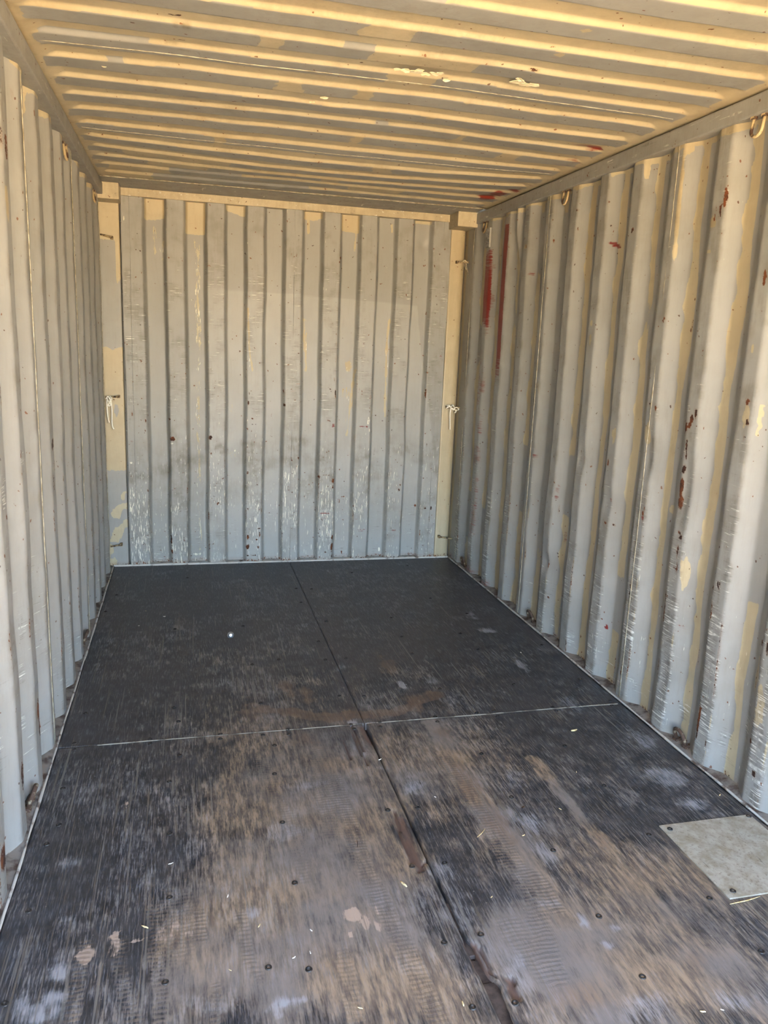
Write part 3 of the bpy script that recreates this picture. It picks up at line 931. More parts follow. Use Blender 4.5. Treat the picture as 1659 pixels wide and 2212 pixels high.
        ff += [(1 + j, 1 + (j + 1) % n, n + 2 + (j + 1) % n, n + 2 + j) for j in range(n)]
        me.from_pydata(vv, [], ff)
        o = link('paint_flake', me, M_FLAKE, root)
        o.location = (q[0] - FW / 2, q[1] - YB / 2, q[2] + bz - ZR + .002)
        o.rotation_euler = (0, 0, random.uniform(-.5, .5))
    return root


build_roof()

# ------------------------------------------------------------------ rails, header, posts
XRL, XRR, ZL, ZU = 0.018, 2.3345, 2.3077, 2.3735


def rail(name, x_in, x_out, parent=None):
    lo, hi = min(x_in, x_out), max(x_in, x_out)
    s = 1 if x_out > x_in else -1
    inner2 = x_in + s * .02
    return link(name, boxes_mesh(name, [(lo, hi, YD, YB - .03, ZL, ZU), (min(inner2, x_out), max(inner2, x_out), YD, YB + .02, ZU + .0005, ZR + .045)], .006), M_TRIM_G, None, True)


rail('trim_1', XRL, -.075)
rail('trim_2', XRR, 2.42)

hd = empty('trim_3', (FW / 2, 5.15, ZU), True)
Mh = Matrix.Translation((-FW / 2, -5.15, -ZU))
for nm, bx, mt in [('soffit_plate', (.0, FW, 4.972, 5.34, ZU + .006, ZU + .012), M_TRIM_G),
                   ('header_face', (.106, 2.222, 5.286, 5.34, 2.333, ZU + .0055), M_TRIM_C),
                   ('roof_cap', (-.08, 2.42, 4.96, 5.42, ZU + .035, ZU + .05), M_TRIM_G),
                   ('corner_light_seal', (2.384, 2.47, 5.0, 5.42, -.16, ZU + .034), M_TRIM_G), ('corner_light_seal', (-.13, XL - .037, 5.0, 5.42, -.16, ZU + .034), M_TRIM_G),  # unseen boxes added outside the corners to keep daylight from leaking in
                   ('header_back', (-.08, 2.42, 5.375, 5.44, -.16, ZU + .034), M_TRIM_G)]:
    o = link(nm, boxes_mesh(nm, [bx], .002), mt, hd)
    o.matrix_parent_inverse = Mh
o = link('weld_seam', loft('weld_seam', [(x, 4.972, ZU + .006 + (vnoise(x, .1, 9) - .5) * .002) for x in np.linspace(.02, FW - .01, 60)], .0035, 6), M_WELD, hd)
o.matrix_parent_inverse = Mh

# corner posts: rounded pressed sections
def post(name, prof, mat_attr):
    """prof: list of (x, y) from the inner edge round to the outside; extruded in z"""
    zs = np.linspace(-.02, 2.36, 120)
    pr = []
    for i in range(len(prof) - 1):
        (x0, y0), (x1, y1) = prof[i], prof[i + 1]
        n = max(2, int(math.hypot(x1 - x0, y1 - y0) / .008))
        for j in range(n):
            pr.append((x0 + (x1 - x0) * j / n, y0 + (y1 - y0) * j / n))
    pr.append(prof[-1])
    pr = np.array(pr)
    PX, Z = np.meshgrid(np.arange(len(pr)), zs, indexing='ij')
    P = np.stack([pr[PX, 0], pr[PX, 1], Z], -1)
    X = P[..., 0]
    p = Paint(X, Z, CH_A + CH_B, lambda u, v: (un(u, v, 1, YB)[0], un(u, v, 1, YB)[2]))
    n2 = fbm(X, Z, 14, 101)
    if mat_attr == 'L':
        c = np.ones(X.shape)
        g = (X < .067 + .012 * (n2 - .5)) * sm(Z + .04 * (n2 - .5), 1.42, 1.43) * (1 - sm(Z + .03 * (n2 - .5), 2.065, 2.075))
        g = np.maximum(g, (X >= .06) * sm(Z, 1.42, 1.43) * (1 - sm(Z, 1.70 + .1 * n2, 1.85 + .1 * n2)))
        g = np.maximum(g, (1 - sm(Z + .02 * (n2 - .5), .64, .65)) * sm(fbm(X, Z, 9, 111), .42, .5))
        g = np.maximum(g, (np.abs(Z - .60) < .04) * 1.0)
        g = np.maximum(g, .8 * np.exp(-((X - .045) / .02) ** 2 - ((Z - 1.03) / .05) ** 2))
        p.put('cream', 1 - g)
        for (x, y, ru, rv, a) in [(245, 862, .014, .010, .6), (240, 530, .004, .05, .35), (254, 1178, .014, .004, .5)]:
            p.blob('rust', (x, y), ru, rv, a, .6, 0, .4)
    else:
        p.put('cream', np.ones(X.shape))
    p.put('light', np.full(X.shape, .5))
    p.put('rust', (1 - sm(Z, .015, .05)) * .5)
    p.put('chip', np.full(X.shape, .04))
    p.put('dirt', np.full(X.shape, .12))
    me = grid_mesh(name, P, {'pa': p.rgba(CH_A), 'pb': p.rgba(CH_B)}, flip=True)
    return link(name, me, M_END, None, True)


arcR = [(2.286 + .056 * math.sin(a), YB + .056 - .056 * math.cos(a)) for a in np.linspace(0, math.pi / 2, 12)]
post('trim_4', [(XL - .045, YB), (.088, YB), (.093, YB + .002), (.0945, YB + .006), (.0945, YB + .06)], 'L')
post('trim_5', [(2.2255, YB + .02), (2.2255, YB + .003), (2.229, YB)] + arcR + [(2.342, YB + .085)], 'R')


def casting(name, x0, x1, y0):
    return link(name, boxes_mesh(name, [(x0, x1, y0, YB + .03, 2.286, ZU + .0055)], .004), M_TRIM_C, None, True)


casting('trim_6', -.03, .108, 5.142)
casting('trim_7', 2.207, 2.345, 5.115)
# door-end frame behind the camera
link('trim_8', boxes_mesh('trim_8', [(-.1, 2.44, YD - .1, YD, 2.28, 2.44), (-.12, -.0, YD - .1, YD, -.16, 2.28), (2.34, 2.46, YD - .1, YD, -.16, 2.28), (-.12, 2.46, YD - .1, YD, -.16, -.002)], .005), M_TRIM_G, None, True)

# ------------------------------------------------------------------ floor
FA = ['wear', 'dust', 'bare', 'tread']
FB = ['gouge', 'scr', 'film', 'dark']
fl = boxes_mesh('floor', [(-.03, FW + .03, YD, YB + .02, -.16, -.030)])
FLOOR = link('floor', fl, M_JOINT, None, True)
YS = 2.857


def fp(x, y):
    return un(x, y, 2, 0.0)


GOUGES = [  # pixel polygon, depth, gouge colour, dark
    ([(858, 1762), (872, 1768), (905, 1850), (918, 1880), (905, 1885), (895, 1862), (886, 1868), (880, 1835)], .006, 1, 0),
    ([(776, 1570), (787, 1566), (808, 1605), (803, 1612), (792, 1597)], .004, 1, 0),
    ([(1066, 2110), (1095, 2120), (1110, 2165), (1090, 2160), (1078, 2150)], .005, 1, 0),
    ([(1003, 2034), (1022, 2040), (1030, 2072), (1046, 2108), (1030, 2095)], .006, 1, 0)]
CRACKS = [([(853, 1752), (865, 1800), (880, 1840), (890, 1858)], .004), ([(766, 1572), (775, 1592), (788, 1622)], .0035), ([(757, 1566), (772, 1610), (795, 1652)], .003), ([(740, 1598), (760, 1640)], .003),
          ([(1094, 2115), (1098, 2140), (1111, 2160)], .004), ([(905, 1882), (912, 1870), (922, 1862)], .004), ([(1030, 2050), (1045, 2090), (1052, 2112)], .004)]


def sheet(x0, x1, y0, y1, fine, key):
    d = .0075 if fine else .05
    xs = np.linspace(x0, x1, int((x1 - x0) / d))
    ys = np.linspace(y0, y1, int((y1 - y0) / d))
    X, Y = np.meshgrid(xs, ys, indexing='ij')
    p = Paint(X, Y, FA + FB, lambda u, v: tuple(fp(u, v)[:2]))
    Zd = (fbm(X, Y, 1.5, 131, 2) - .5) * .004 - .0005
    Zd = np.minimum(Zd, 0.0005)
    if fine:
        n1, n2, n3 = fbm(X, Y, 1.6, 121, 4), fbm(X, Y, 6, 124, 3), fbm(X * 4, Y, 3, 127, 3)
        near = 1 - sm(Y, 2.0, 4.2)
        mid = .25 * sm(X, .05, .3) + .75 * sm(X + .5 * (n1 - .5), .25, .75)
        p.put('wear', np.clip(.05 + .58 * near * mid * sm(n1 + .35 * (n3 - .5), .30, .66) + .14 * sm(n2, .4, .65) * (1 - .6 * sm(Y, 3.6, 4.8)), 0, 1))
        p.m['wear'] *= 1 - .6 * sm(X, 1.45, 1.8) * sm(Y, 1.75, 2.05)
        p.poly('wear', [(330, 2212), (350, 1960), (560, 1870), (700, 1800), (790, 1850), (960, 2040), (1060, 2212)], .78, .12, .08, 4, 5)
        p.poly('wear', [(1100, 2212), (1010, 2000), (1080, 1950), (1250, 1930), (1400, 2020), (1560, 2030), (1659, 2110), (1659, 2212)], .80, .12, .08, 5, 5)
        # forklift lanes
        p.line('wear', [(930, 1560), (985, 1650), (1060, 1760), (1130, 1850), (1215, 1990), (1290, 2120), (1340, 2212)], .055, .85, .5)
        p.line('wear', [(1150, 1640), (1260, 1770), (1350, 1880), (1470, 2010), (1560, 2100), (1659, 2200)], .035, .75, .6)
        p.line('wear', [(600, 1590), (610, 1680), (690, 1760), (770, 1960), (820, 2120), (840, 2212)], .07, .62, .6)
        p.line('wear', [(690, 1620), (740, 1720), (800, 1850), (900, 2050), (960, 2200)], .05, .66, .6)
        p.line('film', [(560, 1530), (700, 1550), (850, 1540), (940, 1500)], .05, .8, .8)
        for (x, y, ru, rv, a) in [(830, 1430, .06, .16, .8), (620, 1490, .05, .14, .7), (660, 1500, .04, .16, .7), (900, 1520, .07, .12, .8), (960, 1580, .06, .08, .7), (640, 1600, .1, .08, .6), (540, 1540, .06, .1, .7), (500, 1600, .1, .1, .4), (1000, 1680, .06, .15, .7), (1080, 1780, .06, .12, .7), (1050, 1740, .05, .1, .6),
                                  (1290, 1800, .05, .14, .5), (430, 1950, .1, .06, .5), (560, 1880, .12, .05, .4), (700, 2100, .16, .08, .4), (1230, 2150, .12, .08, .5), (1500, 2080, .1, .05, .5)]:
            p.blob('film', (x, y), ru, rv, a, .8, 0, .6)
        for (x, y, ru, rv, a) in [(110, 2160, .05, .06, .9), (130, 2105, .025, .035, 1), (85, 2190, .04, .04, .9), (45, 2180, .03, .05, .6), (620, 2165, .05, .025, .9), (600, 2180, .03, .02, .7), (545, 1975, .05, .03, .6), (1262, 1990, .02, .035, 1), (1310, 2040, .02, .02, .8), (1330, 2005, .02, .02, .6), (150, 1860, .04, .06, .5), (145, 1985, .02, .03, .6),
                                  (1050, 1362, .05, .05, .8), (1095, 1368, .02, .03, .8), (1020, 1330, .03, .1, .6), (870, 1480, .02, .05, .9), (1130, 1440, .03, .12, .6), (930, 1470, .05, .1, .5), (1230, 1520, .06, .1, .5), (740, 1440, .06, .08, .5), (760, 1340, .06, .05, .3), (660, 1350, .05, .05, .5), (580, 1355, .03, .04, .4), (245, 1385, .03, .06, .45), (210, 1440, .02, .08, .5),
                                  (1390, 1600, .06, .12, .6), (1440, 1680, .08, .1, .65), (1500, 1740, .07, .05, .7), (1110, 1680, .05, .12, .5), (1140, 1770, .06, .1, .6), (1180, 1850, .06, .1, .5), (890, 1700, .05, .05, .6), (830, 1660, .05, .03, .5), (950, 1880, .05, .06, .5), (1000, 1990, .05, .08, .4), (760, 1560, .03, .03, .9), (650, 1700, .12, .05, .4), (600, 1800, .1, .06, .45), (420, 1820, .1, .1, .3), (850, 1290, .15, .15, .2),
                                  (1190, 1950, .07, .06, .5), (1400, 2180, .1, .05, .5), (1600, 2160, .06, .05, .5), (1120, 2100, .05, .08, .5), (450, 2170, .1, .05, .4)]:
            p.blob('dust', (x, y), ru, rv, a, .9, 0, .7)
        p.put('dust', .10 + .16 * sm(n2, .4, .7))
        for (x, y, ru, rv, a) in [(765, 1975, .035, .035, 1), (790, 1995, .015, .03, .9), (818, 2000, .012, .03, .9), (812, 1965, .006, .02, .9), (758, 2020, .010, .012, .8), (183, 2060, .02, .05, .85), (245, 2050, .02, .03, .8), (250, 2030, .015, .03, .8), (215, 2100, .03, .04, .5), (380, 2000, .03, .03, .6), (355, 2015, .03, .04, .5), (408, 2020, .02, .02, .7),
                                  (290, 2035, .03, .006, .8), (310, 2025, .03, .006, .8), (345, 2060, .02, .006, .7), (272, 1735, .012, .03, .7), (1230, 1995, .03, .02, .4), (1200, 1970, .03, .02, .4), (200, 2190, .02, .03, .4)]:
            p.blob('bare', (x, y), ru, rv, a, .6, 0, .6)
        # tyre tread prints
        for pts, w, a in [([(185, 2040), (165, 2130), (150, 2212)], .022, 1), ([(262, 2030), (258, 2090), (290, 2212)], .022, .9), ([(330, 1960), (335, 2060), (350, 2150), (345, 2212)], .02, .9), ([(430, 1970), (435, 2030)], .02, 1), ([(380, 1950), (382, 2050)], .06, .6), ([(468, 2130), (465, 2212)], .015, .9),
                          ([(520, 1980), (540, 2080), (560, 2110)], .02, .8), ([(720, 1680), (760, 1790), (800, 1900), (850, 2000), (880, 2060), (950, 2212)], .035, .8), ([(690, 1620), (700, 1720), (720, 1800)], .04, .6), ([(560, 1640), (640, 1800), (660, 1900)], .03, .5),
                          ([(960, 1640), (1030, 1740), (1090, 1830), (1140, 1920)], .04, .8), ([(1080, 1830), (1150, 1930), (1180, 2060), (1200, 2110)], .04, .8), ([(1150, 1890), (1200, 1960)], .035, 1), ([(740, 2060), (760, 2150), (770, 2212)], .03, .6), ([(1100, 2000), (1180, 2100)], .05, .6)]:
            p.line('tread', pts, w, a, .3)
        p.put('scr', .25 + .75 * sm(n2, .35, .7) * (1 - .6 * sm(Y, 3.4, 4.4)))
        # unworn, matt dark strips
        for (poly, a) in [([(1240, 1660), (1420, 1640), (1480, 1700), (1580, 1760), (1440, 1785), (1330, 1720)], .5)]:
            pass
        for (poly, dep, g, dk) in GOUGES:
            before = p.m['gouge'].copy()
            p.poly('gouge', poly, g, .004, .004, 9, 30)
            Zd = Zd - dep * np.maximum(p.m['gouge'] - before, 0)
        for pts, w in CRACKS:
            before = p.m['gouge'].copy()
            p.line('gouge', pts, w * 1.35, .95, .4)
            Zd = Zd - .014 * np.maximum(p.m['gouge'] - before, 0)
    P = np.stack([X, Y, Zd], -1)
    # ragged inner edges along the centre joint in the worn half
    if key == 'FR':
        q0, q1, q2, q3 = fp(1003, 2034)[1], fp(1045, 2105)[1], fp(1062, 2120)[1], fp(1100, 2212)[1]
        w = np.interp(-Y[0], [-q0 - .01, -q0, -q1, -q2, -q3, -1.2], [0, .006, .017, .030, .024, .022])
        w = w + (vnoise(Y[0], .3, 60, 3) - .5) * .004 * (w > .001)
        fall = np.clip(1 - (X - x0) / .12, 0, 1)
        P[..., 0] += fall * w[None, :]
    if key in ('FL', 'FR'):
        s = -1 if key == 'FL' else 1
        e = x1 if key == 'FL' else x0
        w = .0012 + .0022 * np.interp(Y[0], [1.2, 2.4, 2.62, 2.84, 2.857], [.6, .3, .6, 3.0, 3.0]) * (.6 if s > 0 else 1)
        fall = np.clip(1 - np.abs(X - e) / .06, 0, 1)
        P[..., 0] += s * fall * w[None, :]
    A, B = p.rgba(FA), p.rgba(FB)
    # skirt so that the sheet has its 28 mm thickness
    def pad(a, low=False):
        b_ = np.pad(a, ((1, 1), (1, 1), (0, 0)), mode='edge')
        if low:
            for sl in ((0, slice(None)), (-1, slice(None)), (slice(None), 0), (slice(None), -1)):
                b_[sl + (2,)] = -.029
        return b_
    P, A, B = pad(P, True), pad(A), pad(B)
    me = grid_mesh('plywood_sheet', P, {'fa': A, 'fb': B}, flip=False)
    o = link('plywood_sheet', me, M_FLOOR, FLOOR)
    return o


SHEETS = []
XC = 1.1655
for key, x0, x1, y0, y1, fine in [('BL', .0, XC - .0022, YS + .001, YB - .004, True), ('BR', XC + .0022, FW, YS + .001, YB - .004, True),
                                  ('FL', .0, XC - .0035, .424, YS - .001, True), ('FR', XC + .0035, FW, .424, YS - .001, True),
                                  ('DL', .0, XC - .002, YD, .422, False), ('DR', XC + .002, FW, YD, .422, False)]:
    SHEETS.append((x0, x1, y0, y1, sheet(x0, x1, y0, y1, fine, key)))

# joint filler line across and the steel joint strip under the centre gap
link('joint_filler', loft('joint_filler', [(x, YS + (vnoise(x, .4, 6) - .5) * .004, -.0006) for x in np.linspace(.14, XC - .03, 60)], .0030, 5), M_SEAM, FLOOR)
link('joint_filler', loft('joint_filler', [(x, YS + (vnoise(x, .4, 6) - .5) * .004, -.0004) for x in np.linspace(XC + .05, FW - .02, 60)], .0034, 5), M_SEAM, FLOOR)
jb = [(XC - .03, XC + .05, 1.0, 1.52, -.026, -.016), (XC - .03, XC + .05, 1.525, 1.60, -.026, -.020), (XC - .03, XC + .05, 1.61, 1.70, -.026, -.014), (XC - .03, XC + .05, 1.705, 1.80, -.026, -.010)]
for b_ in jb:
    link('joint_strip', boxes_mesh('joint_strip', [b_], .001), M_JOINT, FLOOR)

# screws
SCREW_ME = lathe('screw_head', [(.0092, -.001), (.0088, .0012), (.0074, .0022), (.0046, .0020), (.0040, -.0006), (.0008, -.0010)], 14)
SCREW_ME.materials.append(M_SCREW)
SCREWS = [(593, 1672), (610, 1777), (637, 1908), (667, 2094), (357, 2122), (366, 1939), (367, 1801), (127, 1781), (101, 1823), (62, 1967), (11, 2168), (838, 1750), (890, 1872), (960, 2036), (1021, 2175), (580, 2090),
          (902, 1745), (961, 1865), (1039, 2019), (1113, 2166), (1040, 1628), (1105, 1722), (1195, 1837), (1294, 1980), (1388, 2110), (1220, 1611), (1305, 1697), (1402, 1803), (1533, 1940), (1645, 2055), (136, 1703),
          (161, 1605), (161, 1619), (324, 1596), (324, 1606), (476, 1586), (476, 1596), (568, 1588), (621, 1576), (624, 1586), (758, 1565), (765, 1574), (820, 1560), (822, 1570), (940, 1548), (945, 1559), (1067, 1535), (1075, 1547), (1194, 1527), (1202, 1536), (1318, 1514), (1322, 1524),
          (252, 1285), (228, 1321), (405, 1248), (378, 1359), (525, 1352), (545, 1435), (563, 1518), (376, 1528), (386, 1558), (602, 1424), (185, 1540), (650, 1301), (640, 1271), (673, 1272), (705, 1342), (747, 1422), (733, 1503), (786, 1504), (703, 1425), (688, 1385), (930, 1292), (994, 1368), (1033, 1403), (1170, 1393), (1255, 1467), (1110, 1478), (868, 1375), (890, 1412), (950, 1488), (845, 1334), (760, 1237), (880, 1222), (1009, 1325), (1030, 1540), (593, 1610), (389, 1632), (366, 1688)]
for (x, y) in SCREWS:
    q = fp(x, y)
    par = next((s[4] for s in SHEETS if s[0] <= q[0] <= s[1] and s[2] <= q[1] <= s[3]), SHEETS[2][4])
    o = bpy.data.objects.new('screw_head', SCREW_ME)
    COL.objects.link(o)
    o.parent = par
    zf = min((float(fbm(q[0], q[1], 1.5, 131, 2)) - .5) * .004 - .0005, .0005)
    o.location = (q[0], q[1], zf + .0004)
    o.rotation_euler = (random.uniform(-.05, .05), random.uniform(-.05, .05), random.uniform(0, 6))

# ------------------------------------------------------------------ pale patch plate let into the floor
pp = empty('patch_plate', (2.15, 1.82, 0))
tag(pp, 'pale worn rectangular metal plate screwed over the dark plywood beside the wall', 'patch plate')
pv = boxes_mesh('plate', [(-.185, .16, -.17, .183, -.002, .0035)], .0012)
link('plate', pv, M_PATCH, pp)
for (x, y) in [(1447, 1793), (1617, 1765), (1583, 1927)]:
    q = fp(x, y)
    o = bpy.data.objects.new('screw_head', SCREW_ME)
    COL.objects.link(o)
    o.parent = pp
    o.location = (q[0] - 2.15, q[1] - 1.82, .0040)

# ------------------------------------------------------------------ lashing rings
def u_ring(w, h, r, k=14):
    pts = [(0, -w / 2, 0), (0, -w / 2, -h + w / 2)]
    for a in np.linspace(0, math.pi, k)[1:-1]:
        pts.append((0, -w / 2 * math.cos(a), -h + w / 2 - w / 2 * math.sin(a)))
    pts += [(0, w / 2, -h + w / 2), (0, w / 2, 0)]
    return pts


RING = loft('ring', u_ring(.046, .066, .0055), .0055, 10)
FOOT = boxes_mesh('weld_foot', [(-.008, .008, -.010, .010, -.008, .006)], .003)
RING_B = loft('ring', u_ring(.060, .062, .007), .0075, 10)
FOOT_B = boxes_mesh('weld_foot', [(-.012, .012, -.014, .014, -.008, .010)], .004)


def ring(loc, rot, label, group, low=False):
    t = empty('lashing_ring', loc)
    t.rotation_euler = rot
    tag(t, label, 'lashing ring', group)
    me, ft, mt = (RING_B, FOOT_B, M_RING_R) if low else (RING, FOOT, M_RING)
    link('ring', me, mt, t)
    for s in (-1, 1):
        o = link('weld_foot', ft, mt, t)
        o.location = (0, s * (.030 if low else .023), 0)
    return t


gt, gb = 'lashing rings under the top rails', 'lashing rings at the foot of the walls'
ring((XR + .004, 2.462, ZL - .002), (0, .12, .12), 'chipped cream lashing ring under the rail, farthest of three from the red-stained corner', gt)
ring((XR + .006, 3.868, ZL - .002), (0, .12, .05), 'cream lashing ring under the rail, middle one of three above the red-stained wall', gt)
ring((XR + .006, 4.99, ZL - .002), (0, .12, .05), 'cream lashing ring under the rail right beside the small perforated vent', gt)
ring((XL - .008, 3.88, ZL - .002), (0, -.12, -.1), 'cream lashing ring with rusty tip under the rail of the wall facing the vent', gt)
ring((XL - .008, 5.00, ZL - .002), (0, -.12, -.1), 'small cream lashing ring under the rail, in the corner opposite the vent', gt)
ring((XR + .018, 2.47, .014), (0, math.pi - .35, 0), 'rusty floor-level lashing ring in a wall recess, nearest the pale patch plate', gb, True)
ring((XR + .018, 3.885, .014), (0, math.pi - .35, 0), 'rusty floor-level lashing ring, middle one at the foot of the red-stained wall', gb, True)
ring((XR + .018, 5.02, .014), (0, math.pi - .35, 0), 'rusty floor-level lashing ring under the vent, next to the end wall corner', gb, True)
ring((XL - .016, 2.475, .014), (0, -math.pi + .35, 0), 'pale rusty floor-level lashing ring in a recess of the wall without red stains', gb, True)
ring((XL - .016, 3.89, .014), (0, -math.pi + .35, 0), 'small rusty floor-level lashing ring on the bolt side, halfway to the end wall', gb, True)

# ------------------------------------------------------------------ lashing bars on the corner posts
def bar(p0, p1, label, r=.0055):
    t = empty('lashing_bar', p0)
    tag(t, label, 'lashing bar', 'lashing bars on the corner posts')
    d = Vector(p1) - Vector(p0)
    link('rod', loft('rod', [(0, 0, 0), tuple(d * .25), tuple(d * .6), tuple(d)], r, 8), M_BAR, t)
    o = link('rod_end', boxes_mesh('rod_end', [(-.008, .008, -.006, YB - p1[1] + .004, -.009, .009)], .002), M_BAR, t)
    o.location = d
    return t


for (a, b_, lab, Y) in [((214, 506), (241, 513), 'short bent lashing bar high on the post with grey paint', 5.262), ((228, 858), (256, 857), 'rusty lashing bar at mid height carrying the white cord', 5.262), ((236, 1181), (262, 1177), 'thin lashing bar low on the blotchy grey and cream post', 5.262)]:
    q0, q1 = un(*a, 1, Y), un(*b_, 1, Y)
    bar((XL - .002, Y, q0[2]), tuple(q1), lab)
for (a, b_, lab, Y) in [((1020, 567), (989, 566), 'lashing bar high on the plain cream post with frayed cord', 5.262), ((1000, 881), (967, 880), 'dark lashing bar at mid height wrapped in knotted cord', 5.262), ((981, 1164), (950, 1160), 'bare lashing bar low on the plain cream post', 5.262)]:
    q0, q1 = un(*a, 1, Y), un(*b_, 1, Y)
    bar((XR + .005, Y, q0[2]), tuple(q1), lab)


def cord(name, strands, label, mat, r):
    base = strands[0][0]
    t = empty(name, tuple(base))
    tag(t, label, 'cord')
    for s in strands:
        pts = [Vector(p) - Vector(base) for p in s]
        # smooth the polyline
        sp = []
        for i in range(len(pts) - 1):
            a, b_, c_, d_ = pts[max(i - 1, 0)], pts[i], pts[i + 1], pts[min(i + 2, len(pts) - 1)]
            for u in np.linspace(0, 1, 6, endpoint=False):
                sp.append(.5 * ((2 * b_) + (c_ - a) * u + (2 * a - 5 * b_ + 4 * c_ - d_) * u * u + (3 * b_ - a - 3 * c_ + d_) * u ** 3))
        sp.append(pts[-1])
        link('strand', loft('strand', sp, r, 7), mat, t)
    return t


def cp(Y, pts):
    return [un(x, y, 1, Y + (dy if len(r) else 0)) for (x, y, *r) in pts for dy in [(r[0] if r else 0)]]


Yc = 5.256
knotL = cp(Yc, [(229, 862, -.008), (233, 856, -.012), (238, 864, -.010), (235, 868, -.004), (231, 859, .012), (237, 856, .010), (241, 862, -.010), (236, 870, -.012), (234, 876, -.008), (239, 875, -.004), (236, 866, -.010)])
cord('knotted_cord', [knotL, cp(Yc, [(231, 864, -.010), (231, 872, -.010), (232, 890, -.008), (234, 905, -.004), (236, 913, 0)]), cp(Yc, [(239, 863, -.010), (241, 872, -.010), (242, 888, -.008), (242, 908, -.006), (243, 920, -.004), (246, 927, -.002)])],
     'white cord tied round the mid-height bar with two hanging ends', M_ROPE, .0044)
knotR = cp(Yc, [(965, 878, -.010), (970, 876, -.012), (974, 879, -.010), (978, 875, .010), (982, 882, -.012), (977, 884, -.010), (973, 880, .008), (985, 886, -.010), (991, 884, -.010), (985, 880, -.012), (979, 886, -.010)])
cord('knotted_cord', [knotR, cp(Yc, [(964, 882, -.012), (970, 879, -.013), (974, 881, -.012), (973, 888, -.011), (972, 894, -.010), (972, 910, -.008), (972, 928, -.006)]), cp(Yc, [(984, 885, -.010), (985, 889, -.010), (982, 892, -.010)])],
     'pale cord knotted on the plain cream post with one hanging end', M_ROPE, .0040)
cord('frayed_cord', [cp(Yc, [(1000, 565, -.008), (1004, 562, -.010), (1008, 567, -.008), (1004, 571, .008), (1000, 566, .004), (1006, 564, -.010), (1011, 569, -.004)]), cp(Yc, [(1004, 568, -.009), (1002, 576, -.008), (999, 586, -.004)]), cp(Yc, [(1007, 568, -.008), (1008, 578, -.008), (1011, 590, -.004), (1013, 601, 0)]), cp(Yc, [(1006, 569, -.008), (1005, 577, -.006), (1007, 583, -.004)])],
     'thin frayed grimy cord on the high bar of the plain post', M_ROPE_D, .0024)

# ------------------------------------------------------------------ perforated vent on the far rib of the red-stained wall
vt = empty('air_vent', (XR, 4.89, 2.195))
tag(vt, 'small perforated air vent above the red stain near the end wall', 'vent')
HY, HZ, HR = [-.019, 0, .019], [-.044, -.022, 0, .022, .044], .0060
vb = [(-.014, -.011, a, b_, -.058, .058) for a, b_ in zip([-.033] + [h + HR for h in HY], [h - HR for h in HY] + [.033])]
vb += [(-.014, -.011, y - HR, y + HR, a, b_) for y in HY for a, b_ in zip([-.058] + [h + HR for h in HZ], [h - HR for h in HZ] + [.058])]
vb += [(-.011, .002, -.033, -.030, -.058, .058), (-.011, .002, .030, .033, -.058, .058), (-.011, .002, -.030, .030, -.058, -.055), (-.011, .002, -.030, .030, .055, .058)]
link('vent_plate', boxes_mesh('vent_plate', vb), M_TRIM_G, vt)
HOLE = loft('vent_hole', [(-.0145, 0, 0), (-.003, 0, 0)], .0056, 10, caps=False)
HOLE.materials.append(M_TRIM_G)
for y in HY:
    for z in HZ:
        o = bpy.data.objects.new('vent_hole', HOLE)
        COL.objects.link(o)
        o.parent = vt
        o.location = (0, y, z)

# ------------------------------------------------------------------ loose bolt on the floor
q = fp(498, 1377)
bt = empty('loose_bolt', (q[0], q[1], .0135))
tag(bt, 'zinc-plated flanged bolt lying loose on the dark floor', 'bolt')
hexp = lathe('bolt_head', [(.0170, 0), (.0178, .0020), (.0160, .0042), (.0112, .0048), (.0112, .0135), (.0095, .0150), (.0030, .0146)], 12)
link('bolt_head', hexp, M_ZINC, bt)
sh = [(0, 0, -.001)]
link('shank', lathe('shank', [(.0062, .001), (.0062, -.010)] + [(.0062 - (.0011 if i % 2 else 0), -.010 - .0022 * i) for i in range(1, 16)] + [(.0048, -.046), (.001, -.0465)][0:1], 10), M_ZINC, bt)
bt.rotation_euler = (math.radians(80), 0, math.radians(5))

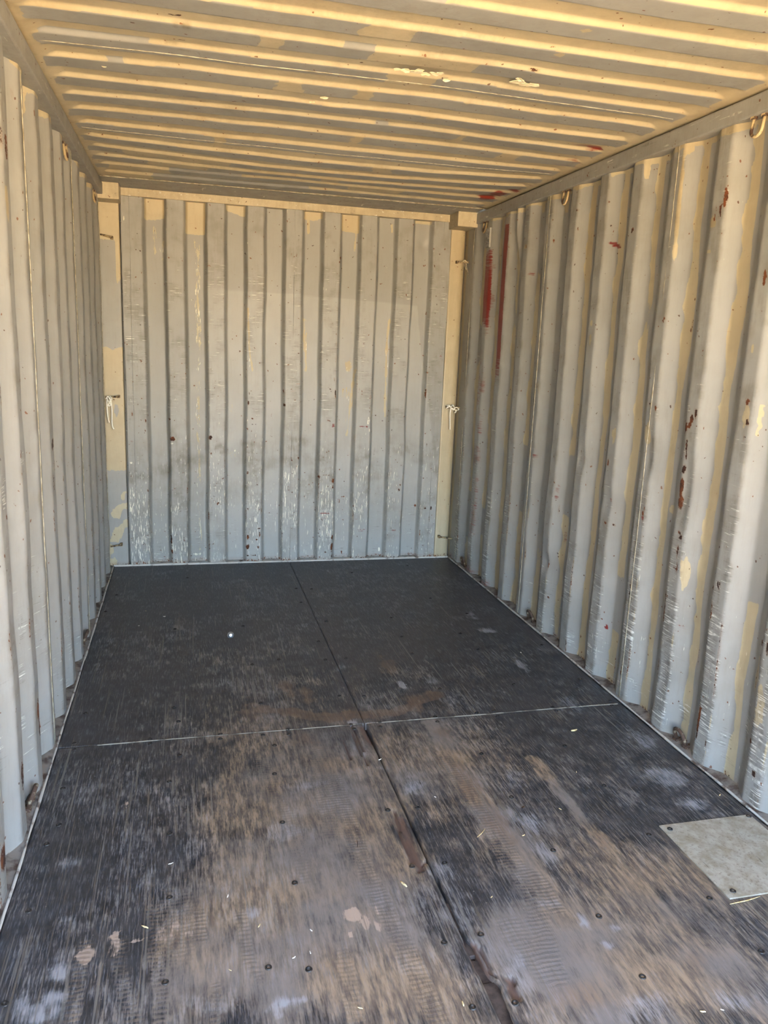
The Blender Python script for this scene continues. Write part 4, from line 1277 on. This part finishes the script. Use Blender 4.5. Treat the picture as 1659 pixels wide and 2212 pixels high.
# ------------------------------------------------------------------ scraps lying on the floor
def scrap(name, px, length, r, mat, label, cat, group, ang, bend=.15):
    q = fp(*px)
    n = 5
    pts = []
    for i in range(n):
        t = i / (n - 1) - .5
        pts.append((length * t, bend * length * (t * t - .1), r * .9 + .0008 * math.sin(i * 2.1)))
    me = loft(name, pts, [r * f for f in (.6, 1, 1.1, .9, .4)], 5)
    for v in me.vertices:
        v.co.z *= .75
    o = link(name, me, mat)
    o.location = (q[0], q[1], 0.0)
    o.rotation_euler = (0, 0, ang)
    return tag(o, label, cat, group)


scrap('wood_chip', (1240, 1579), .030, .0050, M_STRAW, 'largest pale wood chip, on the far side of the patch plate', 'wood chip', 'scraps on the floor', .2)
scrap('wood_chip', (872, 1911), .028, .0035, M_STRAW, 'tan wood splinter lying close to the centre joint of the floor', 'wood chip', 'scraps on the floor', 2.0)
scrap('straw', (1040, 1800), .055, .0014, M_STRAW, 'long straw stalk lying across the floor near the centre joint', 'straw', 'scraps on the floor', .75)
scrap('straw', (1610, 1946), .110, .0018, M_STRAW, 'straw stalk tucked against the edge of the pale patch plate', 'straw', 'scraps on the floor', .1, .05)
scrap('twig', (772, 1822), .040, .0012, M_TWIG, 'thin dark twig lying on the worn plywood', 'twig', 'scraps on the floor', 1.4)
scrap('straw', (313, 2003), .022, .0024, M_STRAW, 'pale straw bit between the bare tyre-worn spots', 'straw', 'scraps on the floor', 2.5)
scrap('rust_flake', (1130, 1745), .016, .0035, M_TWIG, 'reddish rust flake next to a screw head on the floor', 'rust flake', 'scraps on the floor', .6)
CR = [(1062, 1938), (635, 2069), (560, 2000), (821, 1641), (1555, 1718), (1560, 2182), (1000, 2169), (940, 1722), (1245, 1668), (492, 1936), (497, 2096), (369, 1866), (1180, 1380), (1125, 1410), (315, 1320), (355, 1332), (1131, 1805), (1640, 1807), (1210, 1748), (672, 2010), (1518, 2186), (670, 2058), (778, 2178), (300, 1352)]
for i, c in enumerate(CR):
    scrap('crumb', c, random.uniform(.008, .018), random.uniform(.0012, .0022), M_CHIPW if i % 2 else M_STRAW, 'tiny white crumb of old paint on the dark floor' if i % 2 else 'tiny yellowish crumb of straw on the dark floor', 'crumb', 'white crumbs on the floor' if i % 2 else 'straw crumbs on the floor', random.uniform(0, 3))
